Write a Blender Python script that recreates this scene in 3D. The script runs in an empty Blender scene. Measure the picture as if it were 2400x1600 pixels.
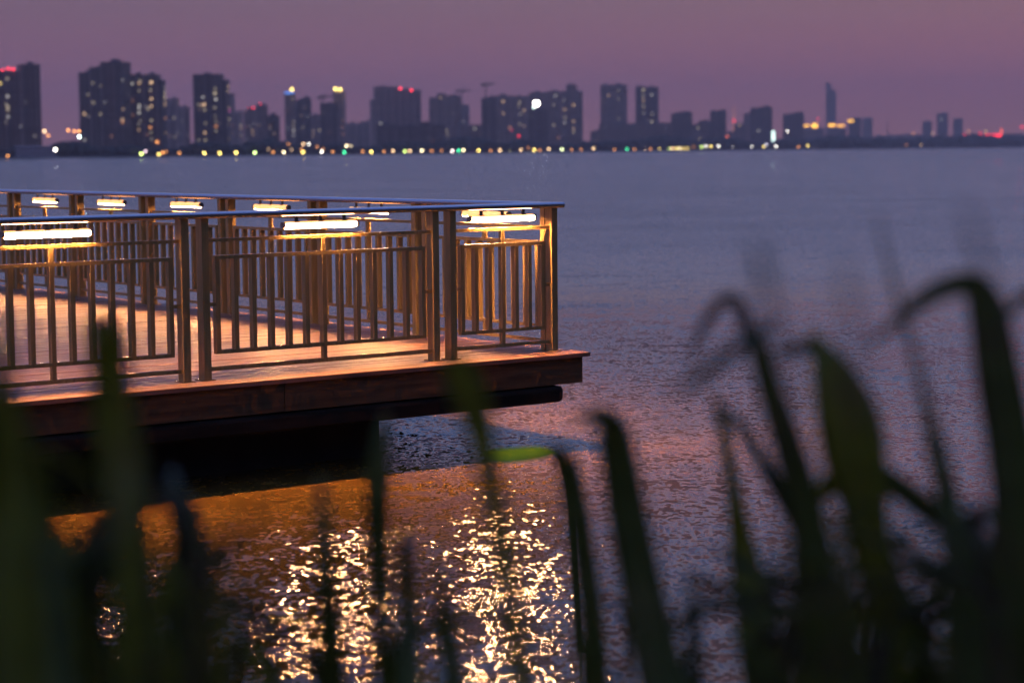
import bpy, math, random
from mathutils import Vector, Matrix
random.seed(7)
sc = bpy.context.scene
COL = sc.collection

# ------------------------------------------------------------------ camera
CAM_H = 2.28                       # eye above the lake
FPX = 4762.6                       # focal length in pixels of a 2400 wide frame
PITCH, ROLL = 0.0934, 0.0089
_f0 = Vector((0, math.cos(PITCH), -math.sin(PITCH)))
_u0 = Vector((0, math.sin(PITCH), math.cos(PITCH)))
_r0 = Vector((1, 0, 0))
CR = _r0 * math.cos(ROLL) - _u0 * math.sin(ROLL)
CU = _r0 * math.sin(ROLL) + _u0 * math.cos(ROLL)
CF = _f0
cd = bpy.data.cameras.new('camera')
cam = bpy.data.objects.new('camera', cd)
COL.objects.link(cam)
M = Matrix.Identity(4)
for i in range(3):
    M[i][0], M[i][1], M[i][2] = CR[i], CU[i], -CF[i]
M[2][3] = CAM_H
cam.matrix_world = M
cd.sensor_width = 36
cd.lens = FPX / 2400 * 36
cd.clip_start, cd.clip_end = 0.05, 60000
cd.dof.use_dof = True
cd.dof.focus_distance = 15.6
cd.dof.aperture_fstop = 1.9
cd.dof.aperture_blades = 0
sc.camera = cam

# ------------------------------------------------------------------ world: dusk sky
SUN_EL, SUN_ROT = math.radians(-1.5), math.radians(24)
w = bpy.data.worlds.new('World')
sc.world = w
w.use_nodes = True
nt = w.node_tree
nt.nodes.clear()
out = nt.nodes.new('ShaderNodeOutputWorld')
bg = nt.nodes.new('ShaderNodeBackground')
sky = nt.nodes.new('ShaderNodeTexSky')
sky.sky_type = 'NISHITA'
sky.sun_disc = False
sky.sun_elevation, sky.sun_rotation = SUN_EL, SUN_ROT
sky.air_density, sky.dust_density, sky.ozone_density = 1.6, 3.0, 2.0
geo = nt.nodes.new('ShaderNodeTexCoord')
sep = nt.nodes.new('ShaderNodeSeparateXYZ')
nt.links.new(geo.outputs['Generated'], sep.inputs[0])
ramp = nt.nodes.new('ShaderNodeValToRGB')      # mauve overcast dusk: warm at the horizon, blue overhead
cr = ramp.color_ramp
cr.elements[0].position, cr.elements[0].color = 0.0, (0.44, 0.18, 0.20, 1)
cr.elements[1].position, cr.elements[1].color = 1.0, (0.115, 0.185, 0.50, 1)
for p_, c_ in ((0.03, (0.285, 0.135, 0.215, 1)), (0.07, (0.118, 0.076, 0.176, 1)), (0.12, (0.106, 0.112, 0.30, 1)), (0.25, (0.105, 0.158, 0.50, 1)), (0.5, (0.102, 0.172, 0.58, 1))):
    e_ = cr.elements.new(p_)
    e_.color = c_
nt.links.new(sep.outputs['Z'], ramp.inputs[0])
mul = nt.nodes.new('ShaderNodeMix')
mul.data_type = 'RGBA'
mul.blend_type = 'ADD'
mul.inputs['Factor'].default_value = 0.8
nt.links.new(ramp.outputs[0], mul.inputs['A'])
nt.links.new(sky.outputs[0], mul.inputs['B'])
nt.links.new(mul.outputs['Result'], bg.inputs['Color'])
bg.inputs['Strength'].default_value = 1.0
nt.links.new(bg.outputs[0], out.inputs[0])

sc.view_settings.view_transform = 'Standard'
sc.view_settings.look = 'None'
sc.view_settings.exposure = 0.0
sc.view_settings.gamma = 1.0
sc.view_settings.use_curve_mapping = False
sc.render.engine = 'CYCLES'
cy = sc.cycles
cy.use_denoising = True
cy.max_bounces = 5
cy.diffuse_bounces = 2
cy.glossy_bounces = 3
cy.transmission_bounces = 3
cy.volume_bounces = 0
cy.transparent_max_bounces = 8
cy.sample_clamp_indirect = 6.0
cy.sample_clamp_direct = 0.0
cy.use_light_tree = True
cy.use_adaptive_sampling = True
cy.adaptive_threshold = 0.025
cy.adaptive_min_samples = 12


# ------------------------------------------------------------------ helpers
def ray(px, py):
    return CR * ((px - 1200) / FPX) + CU * ((800 - py) / FPX) + CF


def at_depth(px, py, y):
    """point on the view ray of photo pixel (px, py) at forward distance y"""
    r = ray(px, py)
    return Vector((0, 0, CAM_H)) + r * (y / r.y)


def nod(nt, t, **kw):
    n = nt.nodes.new(t)
    for k, v in kw.items():
        setattr(n, k, v)
    return n


def material(name, col, rough=0.6, metal=0.0, emit=None, strength=0.0, noise=None, bump=None, spec=0.5, trans=None):
    m = bpy.data.materials.new(name)
    m.use_nodes = True
    t = m.node_tree
    b = t.nodes['Principled BSDF']
    b.inputs['Base Color'].default_value = (*col, 1)
    b.inputs['Roughness'].default_value = rough
    b.inputs['Metallic'].default_value = metal
    b.inputs['Specular IOR Level'].default_value = spec
    if emit:
        b.inputs['Emission Color'].default_value = (*emit, 1)
        b.inputs['Emission Strength'].default_value = strength
    tc = nod(t, 'ShaderNodeTexCoord')
    if noise:                      # (scale xyz, amount, detail)
        mp = nod(t, 'ShaderNodeMapping')
        mp.inputs['Scale'].default_value = noise[0]
        t.links.new(tc.outputs['Object'], mp.inputs[0])
        nz = nod(t, 'ShaderNodeTexNoise')
        nz.inputs['Scale'].default_value = 1.0
        nz.inputs['Detail'].default_value = noise[2] if len(noise) > 2 else 4
        t.links.new(mp.outputs[0], nz.inputs['Vector'])
        rp = nod(t, 'ShaderNodeValToRGB')
        a = noise[1]
        rp.color_ramp.elements[0].position = 0.3
        rp.color_ramp.elements[1].position = 0.7
        rp.color_ramp.elements[0].color = (*[c * (1 - a) for c in col], 1)
        rp.color_ramp.elements[1].color = (*[min(1, c * (1 + a)) for c in col], 1)
        t.links.new(nz.outputs['Fac'], rp.inputs[0])
        t.links.new(rp.outputs[0], b.inputs['Base Color'])
        if bump:
            bp = nod(t, 'ShaderNodeBump')
            bp.inputs['Strength'].default_value = bump[0]
            bp.inputs['Distance'].default_value = bump[1]
            t.links.new(nz.outputs['Fac'], bp.inputs['Height'])
            t.links.new(bp.outputs[0], b.inputs['Normal'])
    if trans:
        tr = nod(t, 'ShaderNodeBsdfTranslucent')
        tr.inputs['Color'].default_value = (*trans[0], 1)
        mx = nod(t, 'ShaderNodeMixShader')
        mx.inputs[0].default_value = trans[1]
        o = t.nodes['Material Output']
        t.links.new(b.outputs[0], mx.inputs[1])
        t.links.new(tr.outputs[0], mx.inputs[2])
        t.links.new(mx.outputs[0], o.inputs['Surface'])
    return m


class MB:
    """collects boxes, bars and tubes into one mesh"""
    def __init__(s):
        s.v, s.f, s.mi = [], [], []

    def box(s, a, b, m=None, mi=0):
        k = len(s.v)
        P = [(x, y, z) for z in (a[2], b[2]) for y in (a[1], b[1]) for x in (a[0], b[0])]
        s.v += [tuple(m @ Vector(p)) for p in P] if m else P
        F = [(0, 2, 3, 1), (4, 5, 7, 6), (0, 1, 5, 4), (2, 6, 7, 3), (0, 4, 6, 2), (1, 3, 7, 5)]
        s.f += [tuple(k + i for i in q) for q in F]
        s.mi += [mi] * 6
        return s

    def quad(s, pts, mi=0):
        k = len(s.v)
        s.v += [tuple(p) for p in pts]
        s.f.append(tuple(range(k, k + len(pts))))
        s.mi.append(mi)

    def tube(s, pts, rad, n=8, caps=True, mi=0, mi_fn=None):
        """tube along points; rad is a number or one per point"""
        pts = [Vector(p) for p in pts]
        if not hasattr(rad, '__len__'):
            rad = [rad] * len(pts)
        k = len(s.v)
        for i, p in enumerate(pts):
            t = (pts[min(i + 1, len(pts) - 1)] - pts[max(i - 1, 0)]).normalized()
            a = Vector((0, 0, 1)) if abs(t.z) < 0.9 else Vector((1, 0, 0))
            x = t.cross(a).normalized()
            y = x.cross(t).normalized()
            for j in range(n):
                q = 2 * math.pi * j / n
                s.v.append(tuple(p + (x * math.cos(q) + y * math.sin(q)) * rad[i]))
        for i in range(len(pts) - 1):
            for j in range(n):
                a, b = k + i * n + j, k + i * n + (j + 1) % n
                s.f.append((a, b, b + n, a + n))
                s.mi.append(mi_fn(j) if mi_fn else mi)
        if caps:
            s.f.append(tuple(k + j for j in range(n))[::-1])
            s.f.append(tuple(k + (len(pts) - 1) * n + j for j in range(n)))
            s.mi += [mi, mi]
        return s

    def prism(s, prof, x0, x1, mi=0):
        """profile [(y, z)] pushed along x"""
        k, n = len(s.v), len(prof)
        s.v += [(x0, y, z) for y, z in prof] + [(x1, y, z) for y, z in prof]
        for j in range(n):
            s.f.append((k + j, k + (j + 1) % n, k + n + (j + 1) % n, k + n + j))
            s.mi.append(mi)
        s.f.append(tuple(range(k, k + n))[::-1])
        s.f.append(tuple(range(k + n, k + 2 * n)))
        s.mi += [mi, mi]
        return s

    def mesh(s, name, *mats, smooth=False):
        me = bpy.data.meshes.new(name)
        me.from_pydata(s.v, [], s.f)
        for m in mats:
            me.materials.append(m)
        if len(mats) > 1:
            me.polygons.foreach_set('material_index', s.mi)
        if smooth:
            me.polygons.foreach_set('use_smooth', [True] * len(me.polygons))
        me.validate()
        me.update()
        return me


def link(name, me, parent=None, loc=None, rot=None, scale=None):
    o = bpy.data.objects.new(name, me)
    COL.objects.link(o)
    if parent:
        o.parent = parent
    if loc is not None:
        o.location = loc
    if rot is not None:
        o.rotation_euler = rot
    if scale is not None:
        o.scale = scale
    return o


def tag(o, label, cat, group=None):
    o['label'] = label
    o['category'] = cat
    if group:
        o['group'] = group
    return o


def thing(name, label, cat, loc=(0, 0, 0), rz=0.0, group=None):
    return tag(link(name, None, None, loc, (0, 0, rz)), label, cat, group)


# ------------------------------------------------------------------ materials
def water_material():
    m = bpy.data.materials.new('lake_water')
    m.use_nodes = True
    t = m.node_tree
    b = t.nodes['Principled BSDF']
    b.inputs['Base Color'].default_value = (0.155, 0.080, 0.015, 1)    # silty lake water
    b.inputs['Roughness'].default_value = 0.012
    b.inputs['IOR'].default_value = 1.333
    tc = nod(t, 'ShaderNodeTexCoord')
    acc = None
    for sc_, st, amp, det in (((0.16, 0.35, 1), 1, 0.10, 2), ((0.9, 1.9, 1), 1, 0.28, 1), ((5.0, 5.6, 1), 1, 0.26, 1), ((11, 9, 1), 1, 0.46, 1), ((30, 20, 1), 1, 0.55, 0)):
        mp = nod(t, 'ShaderNodeMapping')
        mp.inputs['Scale'].default_value = sc_
        mp.inputs['Rotation'].default_value = (0, 0, math.radians(-9 + 2 * amp * 10))
        t.links.new(tc.outputs['Object'], mp.inputs[0])
        nz = nod(t, 'ShaderNodeTexNoise')
        nz.inputs['Scale'].default_value = 1
        nz.inputs['Detail'].default_value = det
        nz.inputs['Roughness'].default_value = 0.5
        t.links.new(mp.outputs[0], nz.inputs['Vector'])
        s_ = nod(t, 'ShaderNodeVectorMath', operation='SUBTRACT')
        s_.inputs[1].default_value = (0.5, 0.5, 0.5)
        t.links.new(nz.outputs['Color'], s_.inputs[0])
        q = nod(t, 'ShaderNodeVectorMath', operation='MULTIPLY')
        q.inputs[1].default_value = (amp * 0.95, amp * 1.15, 0)
        t.links.new(s_.outputs[0], q.inputs[0])
        if acc is None:
            acc = q
        else:
            a_ = nod(t, 'ShaderNodeVectorMath', operation='ADD')
            t.links.new(acc.outputs[0], a_.inputs[0])
            t.links.new(q.outputs[0], a_.inputs[1])
            acc = a_
    # calm and ruffled patches
    mp = nod(t, 'ShaderNodeMapping')
    mp.inputs['Scale'].default_value = (0.05, 0.13, 1)
    t.links.new(tc.outputs['Object'], mp.inputs[0])
    nz = nod(t, 'ShaderNodeTexNoise')
    nz.inputs['Scale'].default_value = 1
    nz.inputs['Detail'].default_value = 3
    t.links.new(mp.outputs[0], nz.inputs['Vector'])
    mr = nod(t, 'ShaderNodeMapRange')
    mr.inputs['From Min'].default_value, mr.inputs['From Max'].default_value = 0.3, 0.7
    mr.inputs['To Min'].default_value, mr.inputs['To Max'].default_value = 0.62, 0.98
    t.links.new(nz.outputs['Fac'], mr.inputs[0])
    # sheltered near the bank, choppier out on the open lake
    sy = nod(t, 'ShaderNodeSeparateXYZ')
    t.links.new(tc.outputs['Object'], sy.inputs[0])
    m2 = nod(t, 'ShaderNodeMapRange')
    m2.inputs['From Min'].default_value, m2.inputs['From Max'].default_value = 16, 75
    m2.inputs['To Min'].default_value, m2.inputs['To Max'].default_value = 1.0, 2.0
    t.links.new(sy.outputs['Y'], m2.inputs[0])
    mm = nod(t, 'ShaderNodeMath', operation='MULTIPLY')
    t.links.new(mr.outputs[0], mm.inputs[0])
    t.links.new(m2.outputs[0], mm.inputs[1])
    mr = mm
    sl = nod(t, 'ShaderNodeVectorMath', operation='SCALE')
    t.links.new(acc.outputs[0], sl.inputs[0])
    t.links.new(mr.outputs[0], sl.inputs['Scale'])
    # normals on the open lake forced to lean bankward, to smear mirrored city lights
    s2 = nod(t, 'ShaderNodeSeparateXYZ')
    t.links.new(sl.outputs[0], s2.inputs[0])
    ab = nod(t, 'ShaderNodeMath', operation='ABSOLUTE')
    t.links.new(s2.outputs['Y'], ab.inputs[0])
    ng = nod(t, 'ShaderNodeMath', operation='MULTIPLY')
    ng.inputs[1].default_value = -1
    t.links.new(ab.outputs[0], ng.inputs[0])
    m3 = nod(t, 'ShaderNodeMapRange')
    m3.inputs['From Min'].default_value, m3.inputs['From Max'].default_value = 14, 45
    t.links.new(sy.outputs['Y'], m3.inputs[0])
    mxy = nod(t, 'ShaderNodeMix')
    t.links.new(m3.outputs[0], mxy.inputs['Factor'])
    t.links.new(s2.outputs['Y'], mxy.inputs['A'])
    t.links.new(ng.outputs[0], mxy.inputs['B'])
    cb = nod(t, 'ShaderNodeCombineXYZ')
    t.links.new(s2.outputs['X'], cb.inputs['X'])
    t.links.new(mxy.outputs['Result'], cb.inputs['Y'])
    g = nod(t, 'ShaderNodeNewGeometry')
    ad = nod(t, 'ShaderNodeVectorMath', operation='ADD')
    t.links.new(g.outputs['Normal'], ad.inputs[0])
    t.links.new(cb.outputs[0], ad.inputs[1])
    nn = nod(t, 'ShaderNodeVectorMath', operation='NORMALIZE')
    t.links.new(ad.outputs[0], nn.inputs[0])
    t.links.new(nn.outputs[0], b.inputs['Normal'])
    return m


WATER = water_material()
STEEL = material('bronze_steel', (0.52, 0.345, 0.13), 0.20, 0.55, noise=((60, 60, 3), 0.18, 3))
CAPSTEEL = material('cap_steel', (0.56, 0.56, 0.58), 0.24, 1.0, noise=((2, 60, 60), 0.10, 3))
DECK = [material('deck_wood', c, 0.50, noise=((1.3, 26, 26), 0.42, 6), bump=(0.5, 0.004)) for c in
        ((0.185, 0.080, 0.040), (0.150, 0.066, 0.034), (0.21, 0.092, 0.044), (0.17, 0.077, 0.040))]
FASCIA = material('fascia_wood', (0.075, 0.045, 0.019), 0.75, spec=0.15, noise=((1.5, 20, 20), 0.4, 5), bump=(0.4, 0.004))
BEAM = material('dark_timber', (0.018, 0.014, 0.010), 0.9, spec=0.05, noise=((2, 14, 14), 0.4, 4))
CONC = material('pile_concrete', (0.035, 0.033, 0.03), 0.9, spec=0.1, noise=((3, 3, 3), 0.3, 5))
LAMPC = (1.0, 0.455, 0.165)
TUBE_HOT = material('tube_diffuser_lit', (0.9, 0.8, 0.7), 0.4, emit=LAMPC, strength=1400)
TUBE_MID = material('tube_front_lit', (0.9, 0.8, 0.7), 0.4, emit=(1.0, 0.43, 0.19), strength=80)
TUBE_SOFT = material('tube_back_lit', (0.9, 0.8, 0.7), 0.4, emit=(1.0, 0.46, 0.12), strength=1.6)
HOUSING = material('lamp_metal', (0.25, 0.24, 0.23), 0.35, 1.0)

# ------------------------------------------------------------------ setting: lake, far shore, near bank
SHORE = [(-700, 1250), (-300, 1380), (0, 1500), (600, 1800), (1150, 2300), (1650, 3000), (2400, 4500), (2800, 5400), (3300, 6600)]


def shore_d(px):
    for (a, da), (b, db) in zip(SHORE, SHORE[1:]):
        if px <= b:
            return da + (db - da) * (px - a) / (b - a)
    return SHORE[-1][1]


b = MB()
b.quad([(-4500, 2.2, 0), (4500, 2.2, 0), (4500, 7500, 0), (-4500, 7500, 0)])
o = link('lake_water', b.mesh('lake_water', WATER))
o['kind'] = 'structure'
GROUND = material('shore_ground', (0.05, 0.05, 0.04), 0.9, noise=((0.05, 0.05, 0.05), 0.4, 4))
b = MB()
pts = []
for px, d in SHORE:
    r = ray(px, 352)
    pts.append((r.x / r.y * d, d))
for (x0, y0), (x1, y1) in zip(pts, pts[1:]):
    b.quad([(x0, y0, -0.5), (x1, y1, -0.5), (x1, y1 + 3, 1.4), (x0, y0 + 3, 1.4)])
    b.quad([(x0, y0 + 3, 1.4), (x1, y1 + 3, 1.4), (x1 * 7400 / y1, 7400, 2.5), (x0 * 7400 / y0, 7400, 2.5)])
o = link('far_shore', b.mesh('far_shore', GROUND))
o['kind'] = 'structure'
BANK = material('bank_soil', (0.06, 0.05, 0.03), 0.95, noise=((4, 4, 4), 0.5, 6), bump=(0.6, 0.05))
b = MB()
N = 40
for i in range(N + 1):
    for j in range(N + 1):
        x, y = (i / N * 2 - 1) * (10 + 120 * abs(i / N * 2 - 1)), -24 + 28.5 * j / N
        y += max(0, min(26, x - 10)) * 0.85 * j / N
        ys = y - max(0, min(26, x - 10)) * 0.85
        z = 0.95 if ys < -6 else 0.95 - 1.35 * ((ys + 6) / 10.5) ** 2.2
        b.v.append((x, y, z + random.uniform(-.05, .05)))
for i in range(N):
    for j in range(N):
        k = i * (N + 1) + j
        b.f.append((k, k + N + 1, k + N + 2, k + 1))
o = link('ground_bank', b.mesh('ground_bank', BANK, smooth=True))
o['kind'] = 'structure'

# ------------------------------------------------------------------ platform
TH = 0.6542
DECK_Z = CAM_H - 1.5534
CORNER = (0.3154, 15.7334, DECK_Z)
S0, T1 = -9.2, 13.5                # far ends of the platform, out of the picture
plat = thing('viewing_platform', 'timber deck platform standing over the lake on dark beams', 'platform', CORNER, TH)
bw, gap = 0.142, 0.005
t = -0.235
random.seed(3)
row = 0
while t < T1:
    cuts = [S0, -3.9 - (row % 3) * 1.27, 0.188] if row else [S0, -4.6, 0.188]
    for a, c in zip(cuts, cuts[1:]):
        m = MB()
        z = random.uniform(-0.0025, 0.0015)
        x0, x1, y0, y1 = a + 0.002, c - 0.002, t, t + bw - gap
        e = 0.003
        m.prism([(y0, z - 0.032), (y1, z - 0.032), (y1, z - e), (y1 - e, z), (y0 + e, z), (y0, z - e)], x0, x1)
        link('deck_board', m.mesh('deck_board', DECK[random.randrange(4)]), plat)
    t += bw
    row += 1
# fascia planks in two lengths on the front, one run on the side
for a, c in ((S0, -4.9), (-4.895, -2.55), (-2.545, 0.135)):
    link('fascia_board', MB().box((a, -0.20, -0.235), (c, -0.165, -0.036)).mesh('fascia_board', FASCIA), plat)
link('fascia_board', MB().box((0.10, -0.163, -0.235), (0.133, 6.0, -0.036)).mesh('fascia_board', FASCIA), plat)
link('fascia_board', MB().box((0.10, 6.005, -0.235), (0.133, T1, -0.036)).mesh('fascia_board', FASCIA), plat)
# round-nosed bearers under the fascia
for y in (-0.12, 2.2, 4.6, 7.0, 9.4, 11.8):
    prof = []
    for k in range(12):
        q = math.pi * 2 * k / 12
        cx, cz = (1 if math.cos(q) > 0 else -1), (1 if math.sin(q) > 0 else -1)
        prof.append((y + cx * 0.05 + 0.04 * math.cos(q), -0.309 + cz * 0.03 + 0.035 * math.sin(q)))
    m = MB()
    n = 8
    rings = [(S0, 1.0), (-0.10, 1.0), (-0.07, 0.93), (-0.055, 0.8)]
    k0 = len(m.v)
    for x, s in rings:
        m.v += [(x, y + (py - y) * s, -0.309 + (pz + 0.309) * s) for py, pz in prof]
    for i in range(len(rings) - 1):
        for j in range(12):
            a_, b_ = k0 + i * 12 + j, k0 + i * 12 + (j + 1) % 12
            m.f.append((a_, b_, b_ + 12, a_ + 12))
            m.mi.append(0)
    m.f.append(tuple(k0 + 36 + j for j in range(12)))
    m.mi.append(0)
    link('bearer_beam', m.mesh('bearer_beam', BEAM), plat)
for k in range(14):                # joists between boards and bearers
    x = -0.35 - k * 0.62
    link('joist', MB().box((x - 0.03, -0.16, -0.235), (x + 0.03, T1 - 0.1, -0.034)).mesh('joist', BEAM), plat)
link('added_dark_wall', MB().box((S0 + 0.1, 0.42, -1.7), (-1.35, T1 - 0.2, -0.40)).mesh('added_dark_wall', CONC), plat)  # wall added to keep the water under the deck black
for y in (3.0, 7.0, 11.0):
    link('pile', MB().tube([(-0.7, y, -1.6), (-0.7, y, -0.38)], 0.14, 14).mesh('pile', CONC), plat)

# ------------------------------------------------------------------ railings
PW, PD = 0.055, 0.083              # post: along the rail, across it
ZC0, ZC1 = 1.112, 1.156            # cap rail


def rounded(y0, y1, z0, z1, r, n=4):
    p = []
    for cx, cz, a0 in ((y1 - r, z1 - r, 0), (y0 + r, z1 - r, 90), (y0 + r, z0 + r, 180), (y1 - r, z0 + r, 270)):
        for k in range(n + 1):
            q = math.radians(a0 + 90 * k / n)
            p.append((cx + r * math.cos(q), cz + r * math.sin(q)))
    return p


_baluster = MB().box((0, 0.018, 0.200), (0.032, 0.066, 0.832)).mesh('baluster', STEEL)
_post = MB().box((0, 0, 0.006), (PW, PD, ZC0 + 0.004)).box((-0.022, -0.02, 0.0), (PW + 0.022, PD + 0.02, 0.006)).mesh('post', STEEL)


def railing(root, posts, bays, cap):
    for x in posts:
        link('post', _post, root, (x, 0, 0))
    me = MB().prism(rounded(-0.032, 0.115, ZC0, ZC1, 0.018), cap[0], cap[1]).mesh('cap_rail', CAPSTEEL)
    link('cap_rail', me, root)
    for x0, x1, nb in bays:
        link('upper_bar', MB().box((x0, 0.026, 0.950), (x1, 0.058, 0.974)).mesh('upper_bar', STEEL), root)
        link('bottom_rail', MB().box((x0, 0.024, 0.061), (x1, 0.060, 0.089)).mesh('bottom_rail', STEEL), root)
        a, c = x0 + 0.058, x1 - 0.058
        pan = link('baluster_panel', None, root)
        for z0, z1 in ((0.830, 0.856), (0.176, 0.202)):
            link('panel_rail', MB().box((a, 0.020, z0), (c, 0.064, z1)).mesh('panel_rail', STEEL), pan)
        for k in range(nb):
            x = a + (c - a - 0.032) * k / (nb - 1)
            link('baluster', _baluster, pan, (x, 0, 0))
        xm = (x0 + x1) / 2
        for z0, z1 in ((0.856, 0.950), (0.089, 0.176)):
            link('stanchion', MB().box((xm - 0.016, 0.024, z0), (xm + 0.016, 0.058, z1)).mesh('stanchion', STEEL), root)
        for xa, xb in ((x0, a), (c, x1)):
            link('connector', MB().box((xa, 0.028, 0.508), (xb, 0.056, 0.534)).mesh('connector', STEEL), root)


front = thing('railing', 'steel railing along the near front edge of the timber platform', 'railing', CORNER, TH)
fp = [0.0]
fb = [(-0.970 + PW, 0.0, 7)]
x = -0.970
while x > S0 + 2.2:
    fp += [x, x - 0.157]
    fb.append((x - 0.157 - 1.932 + PW, x - 0.157, 13))
    x -= 0.157 + 1.932
fp.append(x)
railing(front, fp, fb, (x - 0.1, 0.105))

side = thing('railing', 'steel railing along the far lake side of the timber platform', 'railing',
             Vector(CORNER) + Vector((math.cos(TH), math.sin(TH), 0)) * 0.0, TH + math.pi / 2)
# local x runs away along the side, local y points back over the deck: shift so the posts share the corner line
side.location = Vector(CORNER) + Vector((math.cos(TH), math.sin(TH), 0)) * PD
sp, sb = [0.092], []
x = 1.70
prev = 0.092 + PW
while x < T1 - 0.3:
    sb.append((prev, x, 9 if prev > 1 else 10))
    sp += [x, x + 0.155]
    prev = x + 0.155 + PW
    x += 1.66
railing(side, sp, sb, (0.118, x - 1.6))

# ------------------------------------------------------------------ tube lamps under the cap rails
def tube_lamp_parts():
    L, R, zc, yc = 0.60, 0.0255, 1.046, 0.030
    n = 24
    m = MB()
    k = len(m.v)
    secs = [(-L / 2, 0.75), (-L / 2 + 0.01, 1), (L / 2 - 0.01, 1), (L / 2, 0.75)]
    for x, s in secs:
        for j in range(n):
            q = 2 * math.pi * j / n
            m.v.append((x, yc + R * s * math.cos(q), zc + R * s * math.sin(q)))
    for i in range(3):
        for j in range(n):
            q = math.degrees(2 * math.pi * (j + 0.5) / n)
            hot = 232 < q < 305    # the strip shines down; the front glows, the back is opal plastic
            mid = 150 < q <= 232
            a, c = k + i * n + j, k + i * n + (j + 1) % n
            m.f.append((a, c, c + n, a + n))
            m.mi.append(0 if hot else 2 if mid else 1)
    dif = m.mesh('diffuser', TUBE_HOT, TUBE_SOFT, TUBE_MID)
    cap = MB().tube([(0, yc, zc), (0.018, yc, zc)], 0.024, 16).mesh('end_cap', HOUSING)
    br = MB().box((-0.012, yc - 0.006, zc + R - 0.002), (0.012, yc + 0.006, ZC0)).box((-0.02, yc - 0.014, zc + R - 0.004), (0.02, yc + 0.014, zc + R + 0.004)).mesh('bracket', HOUSING)
    return dif, cap, br, L


DIF, ECAP, BRK, LL = tube_lamp_parts()


def tube_lamp(root, xc, label, group):
    o = thing('tube_lamp', label, 'lamp', root.matrix_basis @ Vector((xc, 0, 0)), root.rotation_euler.z, group)
    link('diffuser', DIF, o)
    link('end_cap', ECAP, o, (LL / 2, 0, 0))
    link('end_cap', ECAP, o, (-LL / 2 - 0.018, 0, 0))
    for d in (-0.2, 0, 0.2):
        link('bracket', BRK, o, (d, 0, 0))


ORD = ['first', 'second', 'third', 'fourth', 'fifth', 'sixth', 'seventh', 'eighth', 'ninth', 'tenth']
FL = ['glowing tube lamp under the front handrail, in the short bay at the platform corner',
      'glowing tube lamp under the front handrail, in the middle of the full wide bay',
      'glowing tube lamp under the front handrail, cut close by the left picture edge',
      'glowing tube lamp under the front handrail, beyond the left picture edge']
bpy.context.view_layer.update()
for k, (x0, x1, nb) in enumerate(fb):
    tube_lamp(front, (x0 + x1) / 2 - (0.0 if k == 0 else 0.02), FL[min(k, 3)], 'tube lamps under the front handrail')
# side lamps face the lake: mirror the lamp so that its bright side points outward (local +y is the deck side)
for k, (x0, x1, nb) in enumerate(sb):
    tube_lamp(side, (x0 + x1) / 2, 'glowing tube lamp under the far side handrail, %s from the platform corner' % ORD[min(k, 9)], 'tube lamps under the far side handrail')


# ------------------------------------------------------------------ city across the lake
def facade(name, c, lift=0.0):
    m = material(name, c, 0.85, noise=((0.02, 0.02, 0.35), 0.22, 4))
    return m


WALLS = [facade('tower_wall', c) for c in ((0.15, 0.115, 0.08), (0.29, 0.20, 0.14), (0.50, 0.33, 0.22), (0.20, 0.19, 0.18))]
PANE = material('dark_glass', (0.02, 0.022, 0.03), 0.15)
ROOFM = material('roof_felt', (0.10, 0.10, 0.11), 0.9)
_em = {}


def emitter(col, st):
    k = (col, st)
    if k not in _em:
        _em[k] = material('lit_' + str(len(_em)), (0.3, 0.3, 0.3), 0.5, emit=col, strength=st)
    return _em[k]


WARM, WHITE, ORANGE, YELLOW = (1, 0.62, 0.30), (1, 0.92, 0.80), (1, 0.38, 0.08), (1, 0.72, 0.16)
LIME, GREEN, RED, BLUE, MAG, PALE, CYAN = (0.75, 1, 0.22), (0.06, 0.85, 0.36), (1, 0.02, 0.03), (0.12, 0.32, 1), (0.9, 0.02, 0.6), (1, 0.80, 0.45), (0.75, 1, 0.9)


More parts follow.
